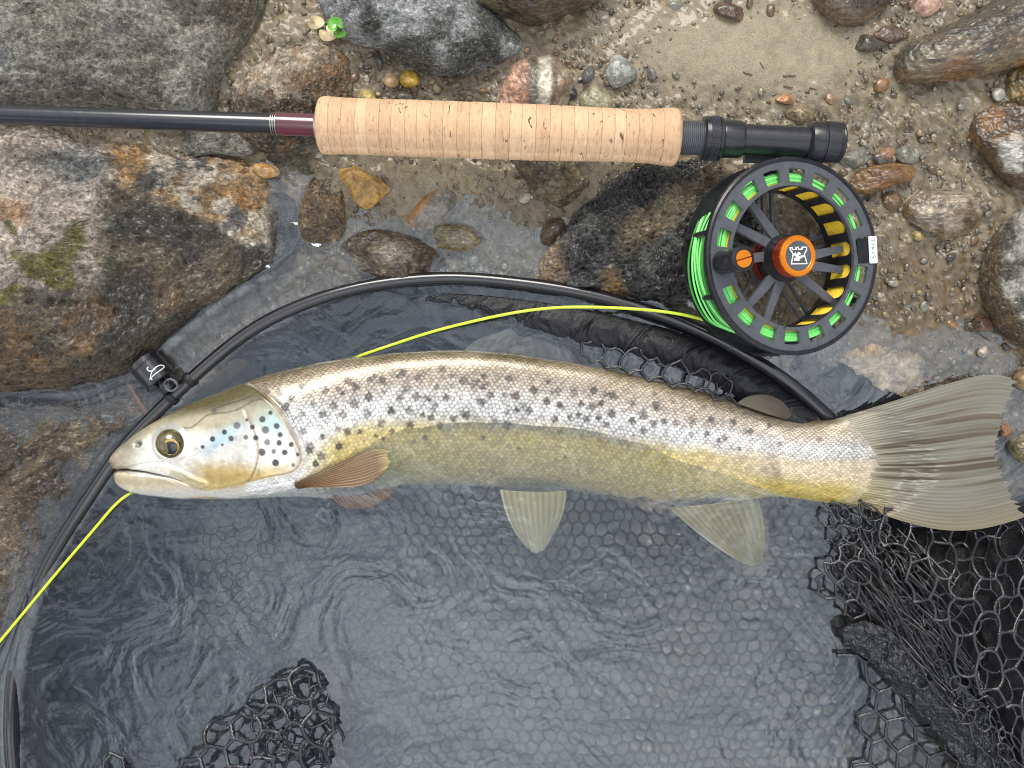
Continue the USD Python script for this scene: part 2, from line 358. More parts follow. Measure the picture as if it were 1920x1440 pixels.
simple('dark_debris', (0.10, 0.08, 0.05), rough=0.5, var=0.3, vscale=600)
simple('glass_drop', (0.9, 0.92, 0.95), rough=0.02, transmission_weight=1.0, ior=1.33)
PEB = {'brown': (0.105, 0.066, 0.036), 'grey': (0.150, 0.142, 0.118), 'dark': (0.055, 0.048, 0.038), 'tan': (0.215, 0.162, 0.095), 'rust': (0.20, 0.102, 0.048), 'olive': (0.135, 0.112, 0.058), 'pale': (0.29, 0.26, 0.205)}
for k, c in PEB.items():
    simple('gravel_' + k, c, rough=0.3, coat=0.3, var=0.45, vscale=420, bump=(600, 0.4, 0.0005))

# ---------------------------------------------------------------- stream bed
def bed_height(px, py):
    """Height of sand and gravel; the water lies at 0."""
    x = np.asarray(px, float); y = np.asarray(py, float)
    p = np.stack([x / 100, y / 100, np.zeros_like(x)], -1)
    shore = np.interp(x, [-800, 300, 560, 650, 850, 1000, 1200, 1400, 1640, 1800, 2000, 2800], [250, 300, 300, 420, 385, 430, 470, 620, 610, 600, 700, 760])
    d = (shore - y)                       # pixels inland
    z = np.where(d > 0, 0.0095 * (1 - np.exp(-d / 170)), 0.0135 * np.expm1(np.clip(d, -900, 0) / 180))
    hoop = np.interp(x, [-800, 60, 180, 300, 480, 640, 850, 1080, 1300, 1500, 1700, 2000, 2800], [1500, 1150, 930, 790, 640, 580, 550, 570, 640, 760, 900, 1100, 1500])
    z = z - 0.012 * smoothstep(-14, 30, y - hoop) - 0.010 * smoothstep(0, 160, y - hoop)
    z = np.where(y > hoop, np.maximum(z, -0.034), z)
    z = z - 0.016 * smoothstep(330, 230, x) * smoothstep(720, 790, y)
    z = z + 0.013 * smoothstep(1080, 1260, x) * smoothstep(0, 120, y - hoop)
    z = z + (fbm(p * 1.3, 4, 3) - 0.5) * 0.009 + (fbm(p * 6, 3, 9) - 0.5) * 0.0028
    patch = np.exp(-(((x - 1400) / 260) ** 2 + ((y - 110) / 95) ** 2) ** 2)
    return z * (1 - patch) + patch * (0.0105 + (fbm(p * 0.8, 2, 5) - 0.5) * 0.003)

def patch_sand(x, y):
    """1 where smooth sand shows, 0 where gravel."""
    a = np.exp(-(((x - 1400) / 255) ** 2 + ((y - 105) / 92) ** 2) ** 2)
    b = np.exp(-(((x - 790) / 130) ** 2 + ((y - 345) / 60) ** 2) ** 2)
    return np.clip(a + 0.8 * b, 0, 1)

gx = np.r_[-np.geomspace(24000, 420, 22)[:-1], np.arange(-420, 2341, 4.0), 1920 + np.geomspace(420, 24000, 22)[1:]]
gy = np.r_[-np.geomspace(24000, 420, 22)[:-1], np.arange(-420, 1861, 4.0), 1440 + np.geomspace(420, 24000, 22)[1:]]
GX, GY = np.meshgrid(gx, gy, indexing='ij')
bz = bed_height(GX, GY)
grit = noise(np.stack([GX / 9, GY / 9, 0 * GX], -1), 21) + 0.6 * noise(np.stack([GX / 4.4, GY / 4.4, 0 * GX], -1), 22)
bz = bz + (grit - 0.8) * 0.0016 * (1 - 0.9 * patch_sand(GX, GY))
bedv = np.stack([(GX - 960) * S, (720 - GY) * S, bz], -1).reshape(-1, 3)
q = np.stack([GX / 100, GY / 100, 0 * GX], -1)
tone = fbm(q * 2.2, 4, 31)[..., None]
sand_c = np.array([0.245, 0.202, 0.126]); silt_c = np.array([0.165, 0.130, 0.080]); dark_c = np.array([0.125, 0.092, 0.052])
sp = patch_sand(GX, GY)[..., None]
bedc = sand_c * sp + (1 - sp) * (silt_c * (0.55 + 0.9 * tone))
wetb = (smoothstep(1500, 1660, GX) * smoothstep(380, 560, GY))[..., None]
bedc = bedc * (1 - wetb) + wetb * np.array([0.135, 0.092, 0.046]) * (0.5 + tone)
bank = (smoothstep(700, 600, GX) * smoothstep(470, 560, GY))[..., None]
bedc = bedc * (1 - bank) + bank * np.array([0.105, 0.072, 0.038]) * (0.4 + 1.1 * tone)
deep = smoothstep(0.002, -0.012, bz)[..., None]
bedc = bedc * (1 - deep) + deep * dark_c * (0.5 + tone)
part('stream_bed', (bedv, grid_faces(len(gx), len(gy))[:, ::-1]), 'wet_sand', smooth=True, Cd=bedc.reshape(-1, 3), kind='structure')

# ---------------------------------------------------------------- stones
SHORE = []        # where stone meets water: polygons in pixels
def rock(name, label, outline, z0, z1, material, colour, seed, p=2.4, q=2.0, amp=0.0022, freq=90.0, planes=0, category='rock', parent=None, group=None, depth=None, n_ang=None, cut=0.75, detail=1.0):
    """One stone: silhouette OUTLINE (pixels) at height z0, crest at z1; colour = tuple or f(px, py, xyz) -> rgb."""
    rng = np.random.default_rng(seed)
    o = np.asarray(outline, float)
    c = np.array(Polygon(o).centroid.coords[0])
    size = math.sqrt(Polygon(o).area)
    n_ang = n_ang or int(np.clip(size * 1.5, 36, 420)); n_r = int(np.clip(size * 0.42, 10, 130))
    ring = spline(o, n_ang, closed=True)
    ang = np.arctan2(ring[:, 1] - c[1], ring[:, 0] - c[0])
    t = np.linspace(0, 1, n_r) ** 0.8
    t = np.sin(t * np.pi / 2)
    pix = c + t[:, None, None] * (ring - c)[None]
    h = (1 - t ** p) ** (1 / q)
    H = np.repeat(h[:, None], n_ang, 1)
    R = size / 2
    xn = (pix - c) / R
    for k in range(planes):                # flat faces broken across the dome
        th = rng.uniform(0, 2 * np.pi); sl = rng.uniform(0.15, 0.95); off = rng.uniform(cut, cut + 0.32)
        pl = off + sl * 0.45 - sl * (xn[..., 0] * np.cos(th) + xn[..., 1] * np.sin(th))
        kk = 0.05
        d = np.clip(0.5 + 0.5 * (pl - H) / kk, 0, 1)
        H = H * d + pl * (1 - d) - kk * d * (1 - d)
    H = np.clip(H, 0.0, 1.2)
    H[-1] = 0
    z = z0 + (z1 - z0) * H
    top = W(pix[..., 0], pix[..., 1], z)
    dep = depth if depth is not None else 0.6 * (z1 - z0)
    tb = t[-2::-1][::2]
    if tb[-1] != 0: tb = np.r_[tb, 0.0]
    pb = c + tb[:, None, None] * (ring - c)[None]
    zb = z0 - dep * np.sqrt(1 - tb ** 2)[:, None] * np.ones(n_ang)
    rim = top[-1]
    k = S * (CAM - z0) / CAM
    bot = np.stack([(pb[..., 0] - 960) * k, (720 - pb[..., 1]) * k, zb], -1)
    V = np.concatenate([top, bot], 0)
    nr = len(V)
    v = V.reshape(-1, 3); f = grid_faces(nr, n_ang, False, True)
    n = normals_of(v, f)
    if n[: n_ang * n_r // 2, 2].mean() < 0:
        f = f[:, ::-1]; n = -n
    nn = 0.5 * n + 0.5 * np.array([0, 0, 1.0]) * np.sign(np.maximum(n[:, 2:3], -0.2) + 0.2)
    P3 = v * freq + seed * 7.13
    d = (fbm(P3, 5, seed) - 0.5) * 2 + detail * 0.55 * (0.5 - np.abs(fbm(P3 * 2.7 + 9, 4, seed + 5) - 0.5) * 4) + detail * 0.3 * (fbm(P3 * 7, 3, seed + 8) - 0.5)
    v = v + nn * (d * amp * 1.35)[:, None]
    pc = np.concatenate([pix, pb], 0).reshape(-1, 2)
    if callable(colour):
        C = colour(pc[:, 0], pc[:, 1], v)
    else:
        tone = fbm(v * 110 + seed, 4, seed + 3)
        C = np.asarray(colour)[None] * (0.55 + 0.9 * tone)[:, None]
    if z0 - dep < 0 < z1 and parent is None and size > 40:
        SHORE.append(ring)
    base = np.array([v[:, 0].mean(), v[:, 1].mean(), v[:, 2].min()])
    x = thing(name, label, category, base, group)
    part('stone', (v, f), material, x, smooth=True, Cd=np.clip(C, 0.004, 0.9))
    return x

def N2(x, y, s, seed, o=4):
    return fbm(np.stack([x / s, y / s, np.full_like(x, seed * 1.7)], -1), o, seed)

def blend(base, *layers):
    """layers: (colour, mask)."""
    C = np.asarray(base, float) * np.ones(3)
    for col, m in layers:
        C = mixc(C, np.asarray(col, float), np.clip(m, 0, 1)) if np.ndim(C) > 1 or True else C
    return C
def col_schist(x, y, v):
    t = N2(x, y, 90, 1); u = N2(x, y, 26, 2)
    C = mixc((0.145, 0.130, 0.100), (0.30, 0.285, 0.245), smoothstep(0.3, 0.7, t))
    brown = smoothstep(330, 500, x + (N2(x, y, 60, 3) - .5) * 260)
    C = mixc(C, (0.095, 0.070, 0.040), brown * 0.85)
    C = mixc(C, (0.42, 0.44, 0.46), smoothstep(0.5, 0.75, N2(x, y, 120, 4)) * smoothstep(330, 60, x) * smoothstep(260, 60, y) * 0.6)
    C = mixc(C, (0.05, 0.045, 0.035), smoothstep(0.60, 0.74, u) * 0.7)
    return C

def col_whitebrown(x, y, v):
    t = N2(x, y, 40, 5); u = N2(x, y, 22, 6)
    C = mixc((0.16, 0.095, 0.045), (0.47, 0.39, 0.29), smoothstep(0.38, 0.62, t))
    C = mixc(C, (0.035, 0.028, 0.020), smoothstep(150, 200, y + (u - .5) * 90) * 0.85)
    C = mixc(C, (0.17, 0.125, 0.065), smoothstep(632, 655, x + (u - .5) * 30))
    return mixc(C, (0.22, 0.10, 0.035), smoothstep(0.58, 0.7, u) * 0.6)

def col_lightgrey(x, y, v):
    t = N2(x, y, 46, 7); u = N2(x, y, 20, 8)
    C = mixc((0.06, 0.06, 0.052), (0.37, 0.38, 0.375), smoothstep(0.34, 0.62, t))
    edge = smoothstep(-10, 42, (y - 60) - (x - 640) * 0.27 + (u - .5) * 50)
    return mixc(C, (0.10, 0.085, 0.055), edge * 0.75)

def col_boulder(x, y, v):
    """Big left boulder: pinkish face, pale orange quartz band, black schist flank, moss."""
    t = N2(x, y, 60, 9); u = N2(x, y, 24, 10); w = N2(x, y, 150, 11)
    wx = x + (N2(x, y, 50, 12) - .5) * 60 + (N2(x, y, 9, 58) - .5) * 16; wy = y + (N2(x, y, 50, 13) - .5) * 60 + (N2(x, y, 9, 59) - .5) * 16
    C = mixc((0.024, 0.021, 0.015), (0.115, 0.088, 0.050), smoothstep(0.38, 0.70, t))          # dark flank
    C = mixc(C, (0.20, 0.11, 0.045), smoothstep(0.55, 0.72, N2(x, y, 80, 14)) * smoothstep(480, 640, wy) * 0.8)
    band = np.minimum(smoothstep(-6, 12, (365 + (wx - 300) * 0.42) - wy + 20), smoothstep(520, 470, wx))  # pale upper band
    quartz = mixc((0.34, 0.22, 0.11), (0.62, 0.54, 0.42), smoothstep(0.38, 0.52, u + (N2(x, y, 7, 57) - .5) * .3))
    quartz = mixc(quartz, (0.44, 0.24, 0.08), smoothstep(0.57, 0.62, t + (N2(x, y, 8, 55) - .5) * .1) * 0.8)
    quartz = mixc(quartz, (0.10, 0.095, 0.10), smoothstep(0.60, 0.625, N2(x, y, 34, 15) + (N2(x, y, 7, 56) - .5) * .1) * 0.9)
    C = mixc(C, quartz, band)
    pink = smoothstep(215, 165, wx) * smoothstep(565, 500, wy)
    C = mixc(C, mixc((0.33, 0.285, 0.235), (0.49, 0.40, 0.33), t), pink)
    C = mixc(C, (0.21, 0.22, 0.21), smoothstep(60, 20, np.hypot((wx - 140) / 1.6, wy - 310)) * 0.9)
    C = mixc(C, (0.40, 0.22, 0.10), smoothstep(40, 10, np.hypot((wx - 20) / 1.3, wy - 400)) * 0.8)
    m1 = sdist(np.stack([wx, wy], -1), [(85, 470), (125, 455), (140, 405), (166, 410), (168, 480), (130, 540), (95, 538), (85, 520), (40, 525), (30, 490)])
    m2 = sdist(np.stack([wx, wy], -1), [(-90, 535), (40, 530), (48, 545), (0, 575), (-90, 590)])
    vein = np.abs(wx - (20 + (wy - 420) * 0.12)) - 5
    moss = smoothstep(5, -5, np.minimum(m1, np.minimum(m2, np.where((wy > 420) & (wy < 490), vein, 99))))
    C = mixc(C, mixc((0.065, 0.058, 0.010), (0.15, 0.135, 0.022), u), moss)
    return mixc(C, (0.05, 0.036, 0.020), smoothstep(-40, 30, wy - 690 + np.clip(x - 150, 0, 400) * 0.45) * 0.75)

def col_reelrock(x, y, v):
    t = N2(x, y, 38, 16); wx = x + (N2(x, y, 40, 17) - .5) * 60; wy = y + (N2(x, y, 40, 18) - .5) * 60
    C = mixc((0.020, 0.020, 0.020), (0.11, 0.105, 0.095), smoothstep(0.38, 0.7, t))
    pale = smoothstep(40, 5, np.abs((wy - 455) + (wx - 1180) * 0.55 + 20) - 12) * smoothstep(1130, 1210, wx)
    C = mixc(C, (0.33, 0.245, 0.14), pale * 0.75)
    rim = smoothstep(1075, 1030, wx - (wy - 520) * 0.25)
    C = mixc(C, mixc((0.40, 0.22, 0.09), (0.46, 0.38, 0.27), t), rim)
    return mixc(C, (0.34, 0.19, 0.05), smoothstep(36, 12, np.hypot(wx - 1150, wy - 525)) * 0.8)

def two_tone(a, b, s, seed, lo=0.38, hi=0.62):
    return lambda x, y, v: mixc(a, b, smoothstep(lo, hi, N2(x, y, s, seed)))

def col_pinkwhite(x, y, v):
    wx = x + (N2(x, y, 24, 19) - .5) * 26; t = N2(x, y, 22, 20)
    C = mixc((0.42, 0.21, 0.12), (0.50, 0.33, 0.25), t)
    C = mixc(C, (0.15, 0.14, 0.11), smoothstep(985, 996, wx))
    C = mixc(C, (0.56, 0.50, 0.40), smoothstep(1008, 1016, wx) * smoothstep(1040, 1026, wx))
    return mixc(C, mixc((0.20, 0.11, 0.05), (0.26, 0.235, 0.18), t), smoothstep(1030, 1042, wx))

def col_rightgrey(x, y, v):
    t = N2(x, y, 30, 21); wx = x + (N2(x, y, 30, 22) - .5) * 30
    C = mixc((0.07, 0.065, 0.055), (0.36, 0.35, 0.31), smoothstep(0.36, 0.6, t))
    return mixc(C, mixc((0.045, 0.030, 0.016), (0.15, 0.095, 0.045), t), smoothstep(1892, 1868, wx - np.clip(y - 540, 0, 200) * 0.6))

def col_slab(x, y, v):
    t = N2(x, y * 2.2 + x * 0.9, 60, 23)
    C = mixc((0.050, 0.040, 0.026), (0.135, 0.100, 0.055), smoothstep(0.35, 0.65, t))
    return mixc(C, (0.16, 0.068, 0.022), smoothstep(0.42, 0.6, N2(x, y, 60, 24)) * smoothstep(-10, 25, y - (130 - (x - 1700) * 0.33)) * 0.8)

def col_orange_slab(x, y, v):
    t = N2(x, y, 26, 25); wy = y + (t - .5) * 24
    C = mixc((0.27, 0.145, 0.045), (0.40, 0.25, 0.10), t)
    return mixc(C, mixc((0.38, 0.31, 0.23), (0.36, 0.26, 0.15), t), smoothstep(662, 675, wy - (x - 1640) * 0.02))

OUT = -90
rock('boulder', 'large rough grey schist boulder in the top left corner under the thin black rod blank',
     [(-260, -240), (250, -260), (470, -190), (530, -60), (512, 20), (470, 92), (432, 150), (412, 206), (380, 236), (250, 222), (120, 226), (0, 232), (-120, 250), (-280, 180), (-330, -40)],
     -0.004, 0.034, 'schist_stone', col_schist, 11, p=3.2, q=1.7, amp=0.0042, freq=75, planes=6, depth=0.02)
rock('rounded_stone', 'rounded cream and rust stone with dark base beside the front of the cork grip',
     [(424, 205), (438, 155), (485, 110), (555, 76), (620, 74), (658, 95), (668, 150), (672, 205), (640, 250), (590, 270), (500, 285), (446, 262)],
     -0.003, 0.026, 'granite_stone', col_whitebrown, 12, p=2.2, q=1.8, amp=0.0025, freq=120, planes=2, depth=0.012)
rock('rock', 'pale grey speckled rock at the top behind the tiny green sprig',
     [(560, -160), (700, -190), (830, -120), (905, 10), (968, 60), (985, 96), (950, 122), (895, 146), (830, 146), (762, 126), (704, 96), (645, 78), (606, 30), (580, -40)],
     0.001, 0.034, 'schist_stone', col_lightgrey, 13, p=2.8, q=1.6, amp=0.0032, freq=100, planes=4, depth=0.015)
rock('rock', 'dark brown smooth rock cut off by the top edge right of the pale speckled rock',
     [(800, -150), (1000, -200), (1180, -140), (1142, -10), (1064, 30), (1000, 50), (930, 28), (872, -2), (830, -60)],
     0.003, 0.036, 'brown_stone', two_tone((0.040, 0.030, 0.018), (0.13, 0.10, 0.060), 60, 31), 14, p=2.6, q=1.8, amp=0.002, freq=80, planes=2, depth=0.01)
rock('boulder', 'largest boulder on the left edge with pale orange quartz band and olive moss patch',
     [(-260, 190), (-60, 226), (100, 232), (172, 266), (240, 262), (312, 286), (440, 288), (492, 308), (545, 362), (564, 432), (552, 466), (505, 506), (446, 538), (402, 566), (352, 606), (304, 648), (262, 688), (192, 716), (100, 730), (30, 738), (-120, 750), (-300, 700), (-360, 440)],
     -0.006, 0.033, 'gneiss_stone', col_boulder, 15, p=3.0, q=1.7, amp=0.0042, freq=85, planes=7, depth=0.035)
rock('sunken_rock', 'dark brown rock under the water below the mossy boulder left of the trout snout',
     [(-300, 700), (60, 742), (190, 735), (262, 712), (330, 735), (288, 778), (232, 826), (170, 908), (116, 1000), (62, 1090), (22, 1180), (-60, 1290), (-240, 1300), (-340, 980)],
     -0.014, 0.0015, 'gneiss_stone', lambda x, y, v: mixc((0.045, 0.030, 0.016), (0.13, 0.090, 0.050), smoothstep(0.35, 0.65, N2(x, y, 55, 33))), 16, p=6, q=1.6, amp=0.0034, freq=90, planes=0, depth=0.02)
rock('rock', 'black wet rock with an orange lower left edge underneath the fly reel',
     [(1006, 520), (1042, 448), (1088, 392), (1146, 332), (1226, 288), (1310, 292), (1400, 316), (1440, 380), (1420, 450), (1350, 500), (1300, 548), (1256, 568), (1186, 556), (1100, 546), (1040, 536)],
     -0.004, 0.024, 'wet_dark_stone', col_reelrock, 17, p=3.4, q=1.5, amp=0.0044, freq=130, planes=6, cut=0.7, depth=0.015)
rock('stone', 'dark brown stone touching the top of the net hoop left of the clear puddle',
     [(636, 462), (668, 434), (720, 428), (790, 448), (832, 480), (848, 505), (815, 530), (735, 532), (676, 508)],
     -0.006, 0.010, 'brown_stone', two_tone((0.050, 0.033, 0.018), (0.17, 0.135, 0.10), 36, 34), 18, amp=0.0014, freq=130, planes=3)
rock('stone', 'olive brown jagged stone half hidden under the middle of the cork grip',
     [(952, 300), (1000, 280), (1080, 284), (1112, 325), (1082, 372), (1042, 388), (1000, 362), (964, 332)],
     0.0, 0.014, 'brown_stone', two_tone((0.055, 0.040, 0.018), (0.16, 0.12, 0.065), 22, 35), 19, amp=0.0018, freq=150, planes=4)
rock('stone', 'pink stone with white and grey right half just above the cork grip',
     [(930, 200), (942, 152), (968, 116), (1000, 106), (1042, 104), (1070, 130), (1078, 165), (1058, 205), (1000, 216)],
     0.004, 0.022, 'pale_stone', col_pinkwhite, 20, p=2.2, q=1.8, amp=0.0014, freq=160, planes=4)
rock('rock', 'long flat brown slab with rusty lower edge in the top right corner',
     [(1672, 128), (1682, 98), (1752, 58), (1850, 8), (1930, -40), (2080, -90), (2120, 20), (2020, 100), (1920, 124), (1850, 141), (1780, 154), (1718, 157), (1682, 150)],
     0.006, 0.028, 'brown_stone', col_slab, 21, p=2.6, q=2.0, amp=0.0014, freq=90, planes=3)
rock('stone', 'dark brown rounded stone cut by the top edge beside the smooth sand patch',
     [(1522, -60), (1600, -90), (1680, -50), (1668, 5), (1632, 36), (1596, 53), (1560, 42), (1530, 14)],
     0.007, 0.024, 'brown_stone', two_tone((0.035, 0.024, 0.015), (0.105, 0.072, 0.042), 30, 36), 22, amp=0.001, freq=110)
rock('stone', 'rusty brown oval stone with a pale mark at the right edge below the flat slab',
     [(1812, 246), (1828, 212), (1868, 194), (1940, 190), (2010, 240), (2010, 340), (1950, 362), (1908, 356), (1868, 330), (1838, 290)],
     0.004, 0.024, 'brown_stone', lambda x, y, v: mixc(mixc((0.06, 0.036, 0.018), (0.21, 0.105, 0.04), smoothstep(.4, .62, N2(x, y, 26, 37))), (0.40, 0.38, 0.34), smoothstep(30, 14, np.hypot(x - 1900, (y - 290) * .7) + (N2(x, y, 14, 3) - .5) * 24)), 23, amp=0.0012, freq=120, planes=2)
rock('stone', 'olive brown stone at the right edge between the flat slab and the rusty oval stone',
     [(1884, 168), (1888, 132), (1940, 118), (2010, 140), (2010, 215), (1940, 222), (1898, 204)],
     0.003, 0.018, 'brown_stone', two_tone((0.07, 0.048, 0.016), (0.22, 0.15, 0.055), 22, 38), 24, amp=0.0014, freq=140, planes=2)
rock('rock', 'grey rock with dark brown left rim at the right edge above the trout tail',
     [(1830, 520), (1848, 452), (1888, 402), (1950, 366), (2060, 380), (2100, 520), (2040, 680), (1960, 672), (1918, 652), (1880, 624), (1846, 582)],
     -0.003, 0.028, 'granite_stone', col_rightgrey, 25, p=2.4, q=1.9, amp=0.0022, freq=110, planes=3)
rock('stone', 'long orange brown stone pointing right beside the upper right of the fly reel',
     [(1592, 340), (1606, 322), (1640, 310), (1690, 306), (1717, 316), (1712, 334), (1680, 345), (1640, 360), (1608, 362)],
     0.006, 0.017, 'brown_stone', two_tone((0.15, 0.072, 0.026), (0.25, 0.145, 0.065), 20, 39), 26, amp=0.0008, freq=160, planes=1)
rock('stone', 'broad greyish brown oval stone in the gravel right of the fly reel',
     [(1690, 392), (1710, 366), (1760, 357), (1820, 360), (1852, 378), (1846, 412), (1815, 438), (1770, 450), (1728, 430), (1700, 412)],
     0.004, 0.014, 'brown_stone', two_tone((0.13, 0.085, 0.045), (0.27, 0.215, 0.155), 28, 40), 27, amp=0.001, freq=140, planes=2)
rock('sunken_stone', 'flat stone half orange half pinkish under shallow water between reel and trout tail',
     [(1540, 672), (1582, 628), (1640, 612), (1710, 628), (1744, 652), (1752, 700), (1740, 745), (1680, 760), (1610, 730)],
     -0.014, -0.0025, 'pale_stone', col_orange_slab, 28, p=4, q=1.6, amp=0.001, freq=110, planes=2)
rock('stone', 'yellow orange splintered stone lying aslant below the front half of the cork grip',
     [(632, 322), (652, 306), (690, 322), (732, 358), (716, 372), (686, 392), (668, 384), (650, 352)],
     0.0, 0.009, 'pale_stone', lambda x, y, v: mixc((0.42, 0.235, 0.055), (0.15, 0.10, 0.04), smoothstep(0.55, 0.68, N2(x + y * .8, (y - x * .75) * 4, 40, 41))), 29, p=4, q=1.6, amp=0.0008, freq=170, planes=2)
rock('stone', 'flat oval grey stone with orange left rim in wet sand below the cork grip',
     [(762, 420), (778, 382), (806, 356), (838, 350), (858, 366), (850, 396), (828, 420), (800, 432)],
     -0.003, 0.0055, 'pale_stone', lambda x, y, v: mixc((0.34, 0.17, 0.055), mixc((0.16, 0.13, 0.10), (0.26, 0.24, 0.22), N2(x, y, 18, 42)), smoothstep(-6, 14, (x - 785) * .8 + (y - 395) * .6)), 30, p=3, amp=0.0006, freq=150)
rock('stone', 'flat olive stone with wet shine beside the puddle above the dark hoop stone',
     [(752, 446), (790, 424), (850, 416), (900, 432), (912, 452), (880, 474), (820, 470)],
     -0.006, 0.0035, 'brown_stone', two_tone((0.11, 0.085, 0.04), (0.20, 0.155, 0.085), 26, 43), 31, p=3, amp=0.0008, freq=120, planes=2)
rock('stone', 'small dark brown stone standing in the puddle left of the black rock',
     [(1010, 446), (1020, 420), (1040, 404), (1060, 410), (1062, 432), (1046, 456), (1022, 464)],
     -0.006, 0.008, 'brown_stone', two_tone((0.045, 0.026, 0.015), (0.12, 0.075, 0.04), 16, 44), 32, amp=0.0008, freq=160, planes=2)
rock('stone', 'reddish brown stone right of the quartz banded boulder near the tan puddle',
     [(556, 400), (572, 356), (600, 318), (634, 314), (650, 352), (652, 410), (640, 452), (604, 470), (568, 452)],
     -0.006, 0.0085, 'gneiss_stone', two_tone((0.085, 0.055, 0.028), (0.25, 0.155, 0.075), 30, 45), 33, p=2.8, amp=0.0014, freq=140, planes=4)
rock('stone', 'small flat orange stone wedged at the right tip of the quartz banded boulder',
     [(470, 312), (490, 304), (514, 310), (526, 324), (508, 334), (480, 326)],
     -0.002, 0.009, 'pale_stone', two_tone((0.36, 0.19, 0.06), (0.47, 0.30, 0.14), 14, 46), 34, amp=0.0006, freq=200)
rock('stone', 'dark mottled stone under the black rod right above the quartz banded boulder',
     [(330, 262), (400, 236), (452, 250), (480, 280), (450, 292), (400, 288), (340, 290)],
     0.0, 0.014, 'schist_stone', two_tone((0.12, 0.11, 0.085), (0.26, 0.25, 0.21), 30, 47), 35, amp=0.002, freq=140, planes=3)
